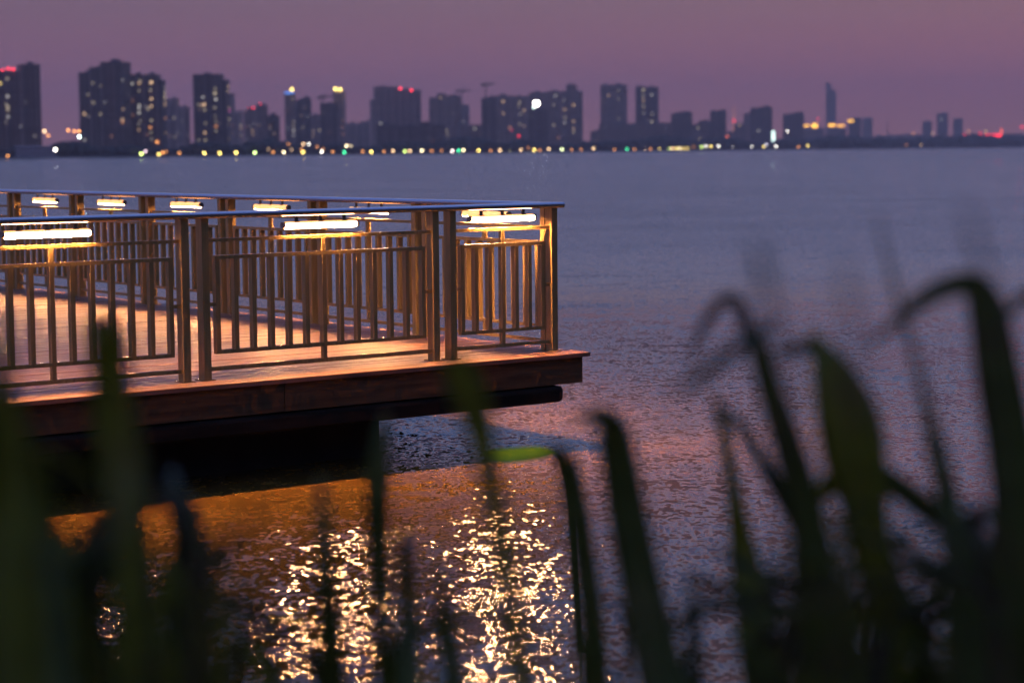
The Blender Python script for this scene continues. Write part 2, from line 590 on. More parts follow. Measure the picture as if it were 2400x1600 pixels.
def tower(name, label, cols, dd, wall=0, rot=0.0, depth=0.6, wins=(), rnd=(0, 0.5), base_px=352, grid=True, cat='tower', group='towers across the lake', roof=True):
    """cols: [(x0, x1, ytop)] photo pixels; dd: metres behind the shoreline"""
    x0 = min(c[0] for c in cols)
    x1 = max(c[1] for c in cols)
    xc = (x0 + x1) / 2
    D = shore_d(xc) + dd
    r = ray(xc, base_px)
    base = Vector((r.x / r.y * D, D, 1.3))
    a = math.radians(rot)
    px = D / FPX                    # metres per photo pixel
    W = (x1 - x0) * px
    dp = min(depth * W, 26 + 0.15 * W)
    wl = max(4.0, (W - dp * abs(math.sin(a))) / math.cos(a))
    k = wl / W
    rz = a - math.atan2(base.x, base.y)
    root = thing(name, label, cat, base, rz, group)
    wm, pm = MB(), MB()
    boxes = []
    rng = random.Random(int(xc * 7 + dd))
    for (c0, c1, yt) in cols:
        X0, X1 = (c0 - xc) * px * k, (c1 - xc) * px * k
        H = at_depth((c0 + c1) / 2, yt, D).z - 1.3
        inset = 0.0 if len(cols) == 1 else rng.uniform(0, 0.8)
        Y0, Y1 = -dp / 2 + inset, dp / 2 - inset
        wm.box((X0, Y0, -1), (X1, Y1, H))
        boxes.append((X0, X1, Y0, Y1, H))
        n = max(2, int((X1 - X0) / 3.4))
        cw = (X1 - X0) / n
        for i in range(n + 1):      # piers between the window bays
            if i % 3 == 0:
                q = min(X0 + i * cw, X1 - 0.5)
                wm.box((q, Y0 - 0.5, -1), (q + 1.1, Y0 + 0.1, H - 1.2), mi=1)
        wm.box((X0 - 0.2, Y0 - 0.3, H - 0.02), (X1 + 0.2, Y1 + 0.3, H + 0.9))
        fl = max(2, int(H / 3.1))
        if grid:
            for f in range(fl):
                z = f * 3.1 + 1.0
                if z + 1.5 > H - 0.4:
                    continue
                for i in range(n):
                    q = X0 + (i + 0.5) * cw
                    e = min(0.95, cw * 0.32)
                    pm.quad([(q - e, Y0 - 0.06, z), (q + e, Y0 - 0.06, z), (q + e, Y0 - 0.06, z + 1.5), (q - e, Y0 - 0.06, z + 1.5)])
                for i in range(1, n - 1, 3):      # balconies
                    q = X0 + (i + 0.3) * cw
                    wm.box((q, Y0 - 1.1, z - 1.0), (q + 1.5 * cw, Y0, z - 0.05), mi=1)
                sx = X1 + 0.06 if a < 0 else X0 - 0.06
                ns = max(1, int(dp / 4.5))
                if abs(a) > 0.05:
                    for i in range(ns):
                        q = Y0 + (i + 0.5) * (Y1 - Y0) / ns
                        pm.quad([(sx, q - 0.8, z), (sx, q + 0.8, z), (sx, q + 0.8, z + 1.5), (sx, q - 0.8, z + 1.5)])
        if roof and X1 - X0 > 9:
            h2 = rng.uniform(2.0, 3.6)
            q = X0 + (X1 - X0) * rng.uniform(0.25, 0.5)
            ww = (X1 - X0) * rng.uniform(0.2, 0.4)
            link('roof_house', MB().box((q, -3, H), (q + ww, 3, H + h2)).mesh('roof_house', ROOFM), root)
    link('wall', wm.mesh('wall', WALLS[wall], WALLS[(wall + 1) % 3]), root)
    if pm.f:
        p = link('window_panes', pm.mesh('window_panes', PANE), root)
        p['kind'] = 'stuff'
    inv = Matrix.Rotation(-rz, 4, 'Z') @ Matrix.Translation(-base)
    o_ = inv @ Vector((0, 0, CAM_H))

    def lit(wx, wy, col, st, ww=1.5, wh=1.7):
        d_ = (inv.to_3x3() @ ray(wx, wy))
        best = None
        for (X0, X1, Y0, Y1, H) in boxes:
            for ax, v in ((1, Y0), (0, X0), (0, X1)):
                if abs(d_[ax]) < 1e-9:
                    continue
                tt = (v - o_[ax]) / d_[ax]
                P = o_ + d_ * tt
                if P.z < 0 or P.z > H + 0.5:
                    continue
                if ax == 1 and not (X0 - 0.2 <= P.x <= X1 + 0.2):
                    continue
                if ax == 0 and not (Y0 <= P.y <= Y1):
                    continue
                if best is None or tt < best[0]:
                    best = (tt, P, ax)
        if best is None:
            return
        _, P, ax = best
        P.x = min(max(P.x, boxes[0][0] - 99), 999)
        m = MB()
        if ax == 1:
            m.box((P.x - ww / 2, P.y - 1.2, P.z - wh / 2), (P.x + ww / 2, P.y - 0.03, P.z + wh / 2))
        else:
            s_ = -1 if d_.x > 0 else 1
            m.box((P.x + min(0, s_ * 0.3), P.y - ww / 2, P.z - wh / 2), (P.x + max(0, s_ * 0.3), P.y + ww / 2, P.z + wh / 2))
        link('lit_window', m.mesh('lit_window', emitter(col, st)), root)

    for q in wins:
        sz = q[4] if len(q) > 4 else (1.6, 1.9)
        sf = D / 2000.0
        lit(q[0], q[1], q[2], q[3] * 0.55, sz[0] * max(1, sf), sz[1] * max(1, sf))
    nr, st = rnd
    for _ in range(nr):
        c = cols[rng.randrange(len(cols))]
        wx = c[0] + (c[1] - c[0]) * rng.choice((.18, .2, .5, .82))
        wy = c[2] + 8 + round(rng.uniform(0, 325 - c[2]) / 6.5) * 6.5
        lit(wx, wy, rng.choice((WARM, PALE, WHITE, ORANGE)), round(st * rng.uniform(0.3, 0.9), 1))
    return root


def Z1(*l):                         # windows read off the left part of the skyline
    return [(a / 3.92, 130 + b_ / 3.92, c, s) for a, b_, c, s in l]


def Z3(*l):
    return [(1100 + a / 3.92, 130 + b_ / 3.92, c, s) for a, b_, c, s in l]


def Z2(*l):
    return [(600 + a / 3.92, 130 + b_ / 3.92, c, s) for a, b_, c, s in l]


def red_lights(name, label, pts, px, dd, col=RED, st=9, size=1.1):
    """warning lamps standing on a roof"""
    D = shore_d(px) + dd
    for i, (x, y) in enumerate(pts):
        P = at_depth(x, y, D)
        o = thing('roof_lamp', label[i], 'lamp', P, 0, name)
        s = size * D / 1800
        link('pole', MB().tube([(0, 0, -4), (0, 0, -s * 0.5)], 0.12, 6).mesh('pole', ROOFM), o)
        m = MB().tube([(0, 0, -s * 0.6), (0, 0, -s * 0.3), (0, 0, s * 0.3), (0, 0, s * 0.6)], [s * .35, s * .7, s * .7, s * .3], 10)
        link('lamp_glass', m.mesh('lamp_glass', emitter(col, st)), o)


tower('apartment_tower', 'dark slab tower at the left picture edge with three red roof lamps', [(-60, 47, 170), (47, 52, 178), (52, 97, 154)], 60, 0, 8, 0.4,
      Z1((65, 215, PALE, 0.8), (68, 378, WHITE, 1.2), (70, 470, PALE, 1.0), (70, 500, PALE, 1.0), (72, 565, WHITE, 0.9), (55, 450, PALE, 0.5), (0, 258, YELLOW, 3), (318, 740, PALE, 0.4), (55, 615, PALE, 0.3)), (4, 0.4))
tower('apartment_tower', 'tallest dark tower with a stepped top, beside the tower full of lit windows', [(190, 221, 173), (221, 252, 161), (252, 311, 149)], 120, 0, -22, 0.5,
      Z1((855, 255, PALE, .5), (1125, 228, WHITE, .9), (810, 362, PALE, .5), (858, 435, PALE, .8), (778, 537, WARM, 2), (925, 540, PALE, .7), (1130, 495, WARM, 1.6), (1128, 590, WARM, 1.6), (1128, 615, ORANGE, 1.4), (780, 775, WHITE, .7), (815, 560, PALE, .3)), (5, 0.35))
tower('apartment_tower', 'dark tower with three bright columns of lit windows', [(305, 341, 178), (341, 347, 184), (347, 379, 178), (379, 391, 190)], 90, 0, -14, 0.5,
      Z1((1215, 260, WHITE, 1.2), (1280, 258, WARM, 1.5), (1290, 235, PALE, .8), (1280, 325, PALE, .6), (1280, 460, WHITE, 1.2), (1280, 485, WHITE, 1.2), (1280, 528, WHITE, 1.5), (1395, 248, WARM, 3), (1385, 252, WARM, 2), (1385, 318, PALE, .9), (1392, 400, WARM, 2.6), (1392, 468, WARM, 2), (1362, 490, PALE, 1), (1392, 600, PALE, 1), (1382, 662, ORANGE, 2.5), (1390, 710, PALE, .6), (1395, 770, PALE, .5), (1278, 685, WARM, 1), (1515, 295, PALE, .9), (1515, 342, PALE, 2.5), (1515, 385, PALE, 2.5), (1515, 430, WARM, 2), (1515, 455, WARM, 2), (1519, 578, ORANGE, 1.8), (1520, 710, WARM, .7), (1290, 600, PALE, .4), (1275, 635, PALE, .4)), (6, 0.35))
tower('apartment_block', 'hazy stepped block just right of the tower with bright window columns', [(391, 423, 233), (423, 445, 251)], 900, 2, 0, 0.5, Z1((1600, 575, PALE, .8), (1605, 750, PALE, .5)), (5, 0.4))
tower('apartment_tower', 'dark lone tower with lit window columns and one pink light', [(456, 527, 177), (527, 541, 190)], 110, 0, -16, 0.45,
      Z1((1865, 385, WHITE, 1.2), (1880, 452, WARM, 3), (1860, 455, WARM, 1.6), (1825, 452, PALE, .6), (1882, 500, PALE, 1), (1890, 625, PALE, .6), (1884, 710, WARM, 2.2), (1888, 778, PALE, .9), (1830, 778, PALE, .5), (1978, 305, PALE, .7), (1976, 350, PALE, 2), (1985, 405, WHITE, 1.8), (1975, 482, PALE, .8), (1985, 652, ORANGE, 2), (1985, 695, PALE, .6), (1978, 560, PALE, .4), (1985, 605, PALE, .5), (2097, 285, WARM, 2), (2097, 330, WARM, 1.4), (2105, 480, WARM, 1.2), (2108, 508, (1, .15, .6), 2.2), (2103, 585, PALE, 1.3), (2103, 765, WARM, .5), (2100, 640, PALE, .4)), (4, 0.3))
tower('apartment_block', 'hazy narrow block at the right shoulder of the lone lit tower', [(541, 553, 221), (553, 571, 262)], 900, 2, 0, 0.6, Z1((2213, 640, PALE, .6), (2213, 670, WARM, .6), (2213, 738, PALE, .4)), (2, 0.3))
tower('apartment_block', 'small dark tower carrying red lamps between the lone tower and the blue sign', [(573, 601, 262), (601, 628, 247), (580, 600, 256)], 500, 1, 0, 0.5, Z1((2320, 690, WARM, .9), (2325, 725, WARM, .7)), (6, 0.35))
tower('apartment_block', 'short dark block right of the small tower with red lamps', [(628, 657, 273)], 250, 0, -12, 0.5, (), (5, 0.3))
tower('hotel_tower', 'slim tower with a blue roof sign and a yellow dome', [(669, 695, 221)], 700, 1, 0, 0.7, Z2((345, 690, WHITE, 1.4), (345, 735, WHITE, .8), (345, 610, PALE, .6), (345, 650, PALE, .6), (335, 400, PALE, .5)), (4, 0.35))
tower('apartment_tower', 'dark grey tower leaning against the slim tower with the blue sign', [(695, 717, 237), (711, 732, 232)], 500, 0, -10, 0.5, Z2((435, 660, PALE, .4)), (4, 0.3))
tower('apartment_block', 'low hazy block between the dark grey tower and the dark square one', [(732, 753, 271)], 800, 1, 0, 0.5, Z2((585, 690, PALE, 1), (525, 700, WARM, .6), (525, 740, WARM, .6)), (1, 0.3))
tower('apartment_tower', 'dark square tower standing before the tower with yellow crown lights', [(752, 792, 244)], 400, 0, 0, 0.6, (), (2, 0.3))
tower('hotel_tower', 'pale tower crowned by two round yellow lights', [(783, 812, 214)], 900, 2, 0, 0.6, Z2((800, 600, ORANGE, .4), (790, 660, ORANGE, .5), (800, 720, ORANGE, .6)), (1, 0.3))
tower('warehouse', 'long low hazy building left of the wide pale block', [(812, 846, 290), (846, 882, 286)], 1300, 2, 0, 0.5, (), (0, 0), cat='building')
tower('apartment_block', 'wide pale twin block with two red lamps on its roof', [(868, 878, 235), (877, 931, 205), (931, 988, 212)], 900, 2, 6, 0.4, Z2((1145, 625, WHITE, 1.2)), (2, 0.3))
tower('warehouse', 'long low black building in front of the wide pale block', [(883, 930, 294), (930, 985, 298), (985, 1008, 289), (1008, 1041, 296)], 130, 0, 0, 0.4, (), (2, 0.2), cat='building')
tower('apartment_block', 'stepped grey block next to the first tower crane', [(1007, 1024, 232), (1024, 1046, 222), (1046, 1080, 226)], 700, 1, 0, 0.5, Z2((1695, 390, WARM, 1.0)), (3, 0.3))
tower('apartment_block', 'hazy shoulder block behind the first tower crane', [(1080, 1101, 247)], 1500, 2, 0, 0.5, Z2((1905, 610, PALE, .5)), (0, 0))
tower('office_block', 'low purple-grey row between the black warehouse and the block with the floodlight', [(1041, 1060, 300), (1056, 1128, 294)], 500, 1, 0, 0.4, Z2((1755, 690, PALE, .8), (1760, 730, PALE, .6), (2010, 672, WHITE, 1.2)), (2, 0.3))
tower('apartment_tower', 'dark corner tower at the left end of the floodlit row', [(1129, 1149, 232), (1145, 1164, 229)], 420, 0, 0, 0.6, (), (0, 0))
tower('apartment_tower', 'wide grey tower with scattered lights, left of the white floodlight', [(1162, 1200, 226), (1200, 1240, 227)], 600, 1, 0, 0.4,
      Z3((310, 425, WARM, 2.2), (312, 535, WARM, 1.4), (462, 432, PALE, 1), (452, 465, PALE, .6), (503, 505, WARM, 1.6), (470, 540, PALE, .6), (462, 632, PALE, .7), (503, 650, WARM, .8), (372, 665, ORANGE, 1.8), (388, 688, RED, 1.5)), (3, 0.3))
tower('office_block', 'dark block under the bright white floodlight', [(1237, 1283, 258)], 250, 0, 0, 0.6, (), (1, 0.3))
tower('apartment_tower', 'grey tower directly right of the white floodlight', [(1241, 1283, 219), (1281, 1328, 216)], 600, 1, 0, 0.4,
      Z3((793, 370, WHITE, 1.2), (775, 455, PALE, .6), (875, 498, WARM, 1.6), (870, 410, PALE, .5), (878, 570, PALE, .9), (876, 618, WHITE, 1), (775, 640, PALE, 1), (820, 755, ORANGE, .8)), (3, 0.3))
tower('apartment_tower', 'tall narrow tower at the right end of the floodlit row', [(1328, 1353, 200), (1353, 1366, 215)], 560, 1, 0, 0.6,
      Z3((957, 457, WARM, 2.2), (957, 606, WARM, 1.6), (957, 672, WARM, 1.3), (957, 705, PALE, 1)), (2, 0.3))
tower('apartment_tower', 'left and wider one of the two lone towers right of the floodlit row', [(1408, 1433, 201), (1433, 1470, 200)], 700, 1, 0, 0.5,
      Z3((1280, 370, WARM, 1.2), (1370, 325, PALE, .5), (1370, 405, PALE, .5), (1370, 580, PALE, .4)), (4, 0.3))
tower('apartment_tower', 'right and slimmer one of the two lone towers, with a column of lit windows', [(1490, 1512, 204), (1512, 1543, 206)], 650, 0, 0, 0.5,
      Z3((1598, 320, PALE, 2), (1598, 375, PALE, 1), (1600, 415, WARM, 1.6), (1600, 470, PALE, 1.2), (1600, 530, PALE, .6), (1675, 365, WHITE, 1.2), (1678, 540, PALE, .8), (1678, 610, PALE, 1.3), (1645, 615, WHITE, .9), (1600, 690, WARM, 1.8), (1710, 655, PALE, .7)), (2, 0.3))
tower('office_block', 'long low block at the feet of the two lone towers', [(1385, 1410, 309), (1405, 1480, 292), (1480, 1575, 290)], 450, 1, 0, 0.4, (), (4, 0.3))
tower('apartment_block', 'two-part grey block right of the two lone towers', [(1573, 1592, 268), (1590, 1622, 264)], 600, 0, 0, 0.5, (), (3, 0.3))
tower('office_block', 'low grey row between the two-part block and the narrow dark tower', [(1622, 1640, 293), (1638, 1664, 284)], 600, 1, 0, 0.5, Z3((2100, 668, PALE, 1)), (1, 0.3))
tower('apartment_tower', 'narrow dark tower left of the lit spire', [(1664, 1683, 262), (1681, 1702, 260)], 500, 0, 0, 0.6, (), (2, 0.3))
tower('office_block', 'low block at the foot of the lit spire', [(1704, 1722, 310), (1720, 1745, 291)], 700, 1, 0, 0.5, [(1733, 294, WARM, 1.4)], (1, 0.3))
tower('apartment_block', 'slim grey annex left of the broad dark block beside the spire', [(1742, 1760, 268)], 900, 1, 0, 0.6, (), (1, 0.3))
tower('apartment_block', 'broad dark block right of the lit spire', [(1758, 1782, 255), (1780, 1809, 252)], 500, 0, 0, 0.5, [(1778, 307, WHITE, 1.2)], (2, 0.3))
tower('apartment_block', 'grey block left of the orange roof signs', [(1835, 1860, 269), (1858, 1883, 265)], 700, 0, 0, 0.5, (), (2, 0.3))
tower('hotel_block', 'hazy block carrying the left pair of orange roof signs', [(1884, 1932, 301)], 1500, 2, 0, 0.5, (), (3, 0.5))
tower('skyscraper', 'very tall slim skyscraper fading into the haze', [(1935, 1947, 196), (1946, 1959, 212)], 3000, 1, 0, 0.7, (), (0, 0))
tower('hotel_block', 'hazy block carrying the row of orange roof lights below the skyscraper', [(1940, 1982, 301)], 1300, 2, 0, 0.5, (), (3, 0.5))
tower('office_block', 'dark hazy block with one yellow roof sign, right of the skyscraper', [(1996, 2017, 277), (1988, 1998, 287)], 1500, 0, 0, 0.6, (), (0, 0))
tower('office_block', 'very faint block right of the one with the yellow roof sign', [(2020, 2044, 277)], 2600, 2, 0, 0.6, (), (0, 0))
tower('apartment_tower', 'leftmost of three hazy towers at the far right', [(2161, 2183, 285)], 2400, 0, 0, 0.6, (), (0, 0))
tower('apartment_tower', 'middle and tallest of three hazy towers at the far right', [(2195, 2221, 266)], 2400, 0, 0, 0.6, [(2206, 280, WHITE, 1.0)], (0, 0))
tower('apartment_tower', 'rightmost of three hazy towers at the far right', [(2233, 2255, 279)], 2700, 0, 0, 0.6, (), (0, 0))
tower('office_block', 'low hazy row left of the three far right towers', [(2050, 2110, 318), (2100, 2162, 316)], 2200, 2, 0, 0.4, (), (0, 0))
tower('office_block', 'low hazy row under the red signs at the right edge', [(2255, 2310, 318), (2306, 2420, 316)], 1200, 1, 0, 0.4, (), (2, 0.4))

# roof lamps, roof signs
red_lights('red roof lamps on the left slab tower', ['leftmost red lamp on the slab tower at the left edge', 'middle red lamp on the slab tower at the left edge', 'rightmost red lamp on the slab tower at the left edge'], [(6, 165), (19, 161), (31, 163)], 0, 60)
red_lights('red lamps on the small dark tower', ['left one of the close red pair on the small dark tower', 'right one of the close red pair on the small dark tower', 'highest red lamp on the small dark tower'], [(584, 254), (593, 254), (610, 245)], 600, 500)
red_lights('red lamps on the wide pale block', ['left and larger red lamp on the wide pale block', 'right and smaller red lamp on the wide pale block'], [(938, 208), (964, 212)], 930, 850, size=1.2)
red_lights('lights on the yellow-crowned tower', ['left round yellow light crowning the pale tower', 'right round yellow light crowning the pale tower'], [(786, 209), (797, 210)], 797, 880, YELLOW, 7, 2.0)
red_lights('light on the blue-signed tower', ['yellow dome light above the blue roof sign'], [(684, 210)], 682, 690, YELLOW, 6, 2.0)
red_lights('floodlight', ['brilliant white floodlight on the middle of the skyline'], [(1257, 243)], 1260, 255, WHITE, 26, 3.6)
red_lights('floodlight pair', ['smaller white floodlight just below the brilliant one'], [(1251, 252)], 1260, 250, CYAN, 6, 1.4)
red_lights('red lamp over the trees', ['red lamp low above the trees left of the floodlight'], [(1216, 319)], 1216, 120, RED, 4, 1.2)
red_lights('red lamp left of the skyscraper', ['tiny red lamp above the left orange roof signs'], [(1917, 279)], 1917, 1480, RED, 6, 0.8)
red_lights('red lamp at the right edge', ['red lamp high at the right picture edge'], [(2395, 298)], 2395, 1100, RED, 5, 1.4)


def sign(name, label, x0, x1, y0, y1, dd, col, st, cat='sign', group=None):
    xc, yc = (x0 + x1) / 2, (y0 + y1) / 2
    D = shore_d(xc) + dd
    P = at_depth(xc, yc, D)
    o = thing(name, label, cat, P, -math.atan2(P.x, P.y), group)
    ww, hh = (x1 - x0) / FPX * D / 2, (y1 - y0) / FPX * D / 2
    link('sign_frame', MB().box((-ww - .4, .3, -hh - .4), (ww + .4, 1.2, hh + .4)).mesh('sign_frame', ROOFM), o)
    n = max(1, int(ww / hh * 0.9)) if ww > hh else 1
    for i in range(n):
        a, c = -ww + 2 * ww * i / n, -ww + 2 * ww * (i + 0.86) / n
        link('sign_panel', MB().box((a, 0, -hh), (c, .28, hh)).mesh('sign_panel', emitter(col, st)), o)
    for q in (-ww * .7, ww * .7):
        link('strut', MB().box((q - .2, .4, -hh - 6), (q + .2, .9, -hh - .4)).mesh('strut', ROOFM), o)


sign('roof_sign', 'blue lit roof sign on the slim tower', 667, 689, 216, 220, 685, BLUE, 1.8)
sign('roof_sign', 'orange lit roof sign left of the skyscraper, longer one', 1884, 1897, 293, 297, 1450, (1, .48, .03), 4.5)
sign('roof_sign', 'orange square lit roof sign left of the skyscraper', 1903, 1918, 290, 300, 1450, (1, .48, .03), 4.5)
sign('roof_sign', 'row of orange roof lights below the skyscraper, left half', 1942, 1958, 291, 297, 1250, (1, .48, .03), 4.5)
sign('roof_sign', 'row of orange roof lights below the skyscraper, right half', 1963, 1979, 293, 297, 1250, (1, .45, .03), 4.5)
sign('roof_sign', 'yellow-orange roof sign on the dark hazy block right of the skyscraper', 1988, 2001, 281, 286, 1450, (1, .5, .03), 4.5)
sign('light_column', 'tall white lit column on the shore right of the broad dark block', 1809, 1817, 307, 332, 100, CYAN, 3, 'sign')
sign('lit_sign', 'broad pale yellow lit sign over the shore below the skyscraper', 1966, 1986, 325, 331, 90, PALE, 2.5)
sign('neon_sign', 'left short bar of red neon at the far right shore', 2258, 2280, 315, 320, 90, RED, 4.5)
sign('neon_sign', 'small red neon patch between the two red bars', 2293, 2302, 312, 317, 90, RED, 3.5)
sign('neon_sign', 'long bar of red neon at the far right shore', 2310, 2347, 315, 320, 90, RED, 5)
sign('neon_sign', 'orange-red upright neon at the end of the long red bar', 2345, 2350, 302, 314, 90, (1, .12, .06), 2.5)

# lit spire, mast
D = shore_d(1720) + 900
P = at_depth(1720, 300, D)
o = thing('lit_spire', 'thin orange-lit broadcast spire between two dark blocks', 'spire', (P.x, P.y, 1.3))
H = at_depth(1720, 247, D).z - 1.3
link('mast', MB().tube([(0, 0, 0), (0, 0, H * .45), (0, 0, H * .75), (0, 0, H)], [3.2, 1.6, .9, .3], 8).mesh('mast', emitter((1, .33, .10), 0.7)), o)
link('lamp_ring', MB().tube([(0, 0, H * .62), (0, 0, H * .68)], 1.7, 10).mesh('lamp_ring', emitter(RED, 3)), o)
link('base_lamps', MB().tube([(0, 0, H * .36), (0, 0, H * .42)], 3.0, 10).mesh('base_lamps', emitter(ORANGE, 2)), o)
D = shore_d(2080) + 2500
P = at_depth(2080, 300, D)
o = thing('radio_mast', 'thin bare mast standing in the orange haze right of the skyscraper', 'mast', (P.x, P.y, 1.3))
H = at_depth(2080, 281, D).z - 1.3
link('pole', MB().tube([(0, 0, 0), (0, 0, H)], [2.0, 1.2], 8).mesh('pole', ROOFM), o)
link('platform', MB().tube([(0, 0, H * .7), (0, 0, H * .72)], 3.2, 10).mesh('platform', ROOFM), o)

CRANEM = material('crane_steel', (0.16, 0.13, 0.08), 0.6)


def lattice(m, a, c, r, n):
    a, c = Vector(a), Vector(c)
    t_ = (c - a)
    ax = t_.normalized()
    s1 = ax.cross(Vector((0, 1, 0))).normalized() * r
    s2 = ax.cross(s1).normalized() * r
    cor = [s1 + s2, s1 - s2, -s1 - s2, -s1 + s2]
    for k in cor:
        m.tube([a + k, c + k], r * 0.22, 4)
    for i in range(n):
        for j in range(4):
            m.tube([a + t_ * (i / n) + cor[j], a + t_ * ((i + 1) / n) + cor[(j + 1) % 4]], r * 0.14, 4)


def crane(label, px, ytop, xl, xr, yj, dd):
    D = shore_d(px) + dd
    k = D / FPX
    P = at_depth(px, ytop, D)
    o = thing('tower_crane', label, 'crane', (P.x, P.y, 1.3), -math.atan2(P.x, P.y), 'tower cranes over the skyline')
    H = P.z - 1.3
    zj = at_depth(px, yj, D).z - 1.3
    m = MB()
    lattice(m, (0, 0, 0), (0, 0, zj), 1.2, 30)
    link('mast', m.mesh('mast', CRANEM), o)
    m = MB()
    lattice(m, (0, 0, zj), ((xr - px) * k, 0, zj + 0.5), 0.9, 22)
    link('jib', m.mesh('jib', CRANEM), o)
    m = MB()
    lattice(m, (0, 0, zj), ((xl - px) * k, 0, zj), 0.9, 8)
    m.box(((xl - px) * k - 2, -1, zj - 3), ((xl - px) * k + 2, 1, zj + .5))
    link('counter_jib', m.mesh('counter_jib', CRANEM), o)
    m = MB()
    lattice(m, (0, 0, zj), (0, 0, H), 0.8, 4)
    m.tube([(0, 0, H), ((xr - px) * k * .8, 0, zj + 1)], 0.15, 4)
    m.tube([(0, 0, H), ((xl - px) * k, 0, zj + 1)], 0.15, 4)
    link('apex', m.mesh('apex', CRANEM), o)
    link('cab', MB().box((0.8, -1.6, zj - 3), (3, 0.6, zj - 0.4)).mesh('cab', CRANEM), o)


crane('tower crane over the stepped grey block, left one of two clear cranes', 1082, 208, 1071, 1104, 213, 650)
crane('tower crane left of the floodlit row, right one of two clear cranes', 1138, 194, 1131, 1160, 198, 500)
crane('faint tower crane above the dark square tower', 756, 222, 748, 782, 227, 600)

# pavilion on the left shore
D = shore_d(80) + 8
P = at_depth(84, 356, D)
pav = thing('shore_pavilion', 'low pale pavilion with banded walls on the left far shore', 'building', (P.x, P.y, 1.3), -math.atan2(P.x, P.y) + 0.1)
PAVM = material('pale_render', (0.42, 0.40, 0.38), 0.8)
k = D / FPX
for i, z in enumerate((0, 3.2, 6.4)):
    link('floor_band', MB().box((-46 * k, -4 - .4 * (2 - i), z), ((46 - 6 * i) * k, 6, z + 1.5)).mesh('floor_band', PAVM), pav)
    if i < 2:
        link('window_strip', MB().box((-45 * k, -3.4, z + 1.5), ((44 - 6 * i) * k, 5.5, z + 3.2)).mesh('window_strip', PANE), pav)
for i in range(9):
    link('column', MB().box(((-44 + i * 10) * k, -4.3, 1.5), ((-43 + i * 10) * k, -3.9, 3.2)).mesh('column', PAVM), pav)

# ------------------------------------------------------------------ trees along the far shore (one dark mass)
TREE = material('far_foliage', (0.035, 0.04, 0.025), 0.9, noise=((0.2, 0.2, 0.2), 0.5, 3))
m = MB()
random.seed(11)
import bmesh
bm = bmesh.new()
bmesh.ops.create_icosphere(bm, subdivisions=2, radius=1)
iv = [v.co.copy() for v in bm.verts]
fi = [tuple(v.index for v in f.verts) for f in bm.faces]
bm.free()
px = -120
while px < 2520:
    D = shore_d(px)
    hpx = 26 + 6 * math.sin(px * .013) + 4 * math.sin(px * .041 + 1) if px > 140 else 22
    if px > 1900:
        hpx = 27 + 3 * math.sin(px * .02)
    for _ in range(2):
        dd = random.uniform(18, 60)
        h = hpx * random.uniform(.62, 1.0) / FPX * (D + dd)
        if px < 140 and dd < 40:
            h *= .5
        wd = h * random.uniform(.45, .8)
        r_ = ray(px + random.uniform(-3, 3), 352)
        cx, cy_ = r_.x / r_.y * (D + dd), D + dd
        k0 = len(m.v)
        for v in iv:
            n_ = random.uniform(.78, 1.22)
            m.v.append((cx + v.x * wd * n_, cy_ + v.y * wd * n_, 1.2 + h * .5 + v.z * h * .52 * n_))
        m.f += [tuple(k0 + i for i in f) for f in fi]
    px += 5.5
o = link('tree_belt', m.mesh('tree_belt', TREE))
o['kind'] = 'stuff'
o['label'] = 'dark belt of trees along the far shore'

# ------------------------------------------------------------------ lamps along the far shore
POSTM = material('lamp_post_paint', (0.08, 0.08, 0.08), 0.6)
_globe = MB().tube([(0, 0, -.95), (0, 0, -.7), (0, 0, 0), (0, 0, .7), (0, 0, .95)], [.3, .72, 1, .72, .3], 12)
_globes = {}


def globe(col, st):
    if (col, st) not in _globes:
        _globes[(col, st)] = _globe.mesh('lamp_globe', emitter(col, st))
    return _globes[(col, st)]


_pole = MB().tube([(0, 0, 0), (0, 0, .6), (0, 0, 1)], [.02, .014, .01], 6).mesh('lamp_pole', POSTM)


def shore_lamp(x, y, col, st, label, group='lamps along the far shore', dd=3):
    D = shore_d(x) + dd
    P = at_depth(x, y, D)
    o = thing('shore_lamp', label, 'lamp', (P.x, P.y, 1.0 if P.z > 2 else 0.6), 0, group)
    zz = P.z - o.location.z
    link('lamp_globe', globe(col, round(st * 1.1, 1)), o, (0, 0, zz), None, [0.5 + 0.3 * D / 2000] * 3)
    link('lamp_pole', _pole, o, None, None, (6, 6, max(0.4, zz)))
    return o


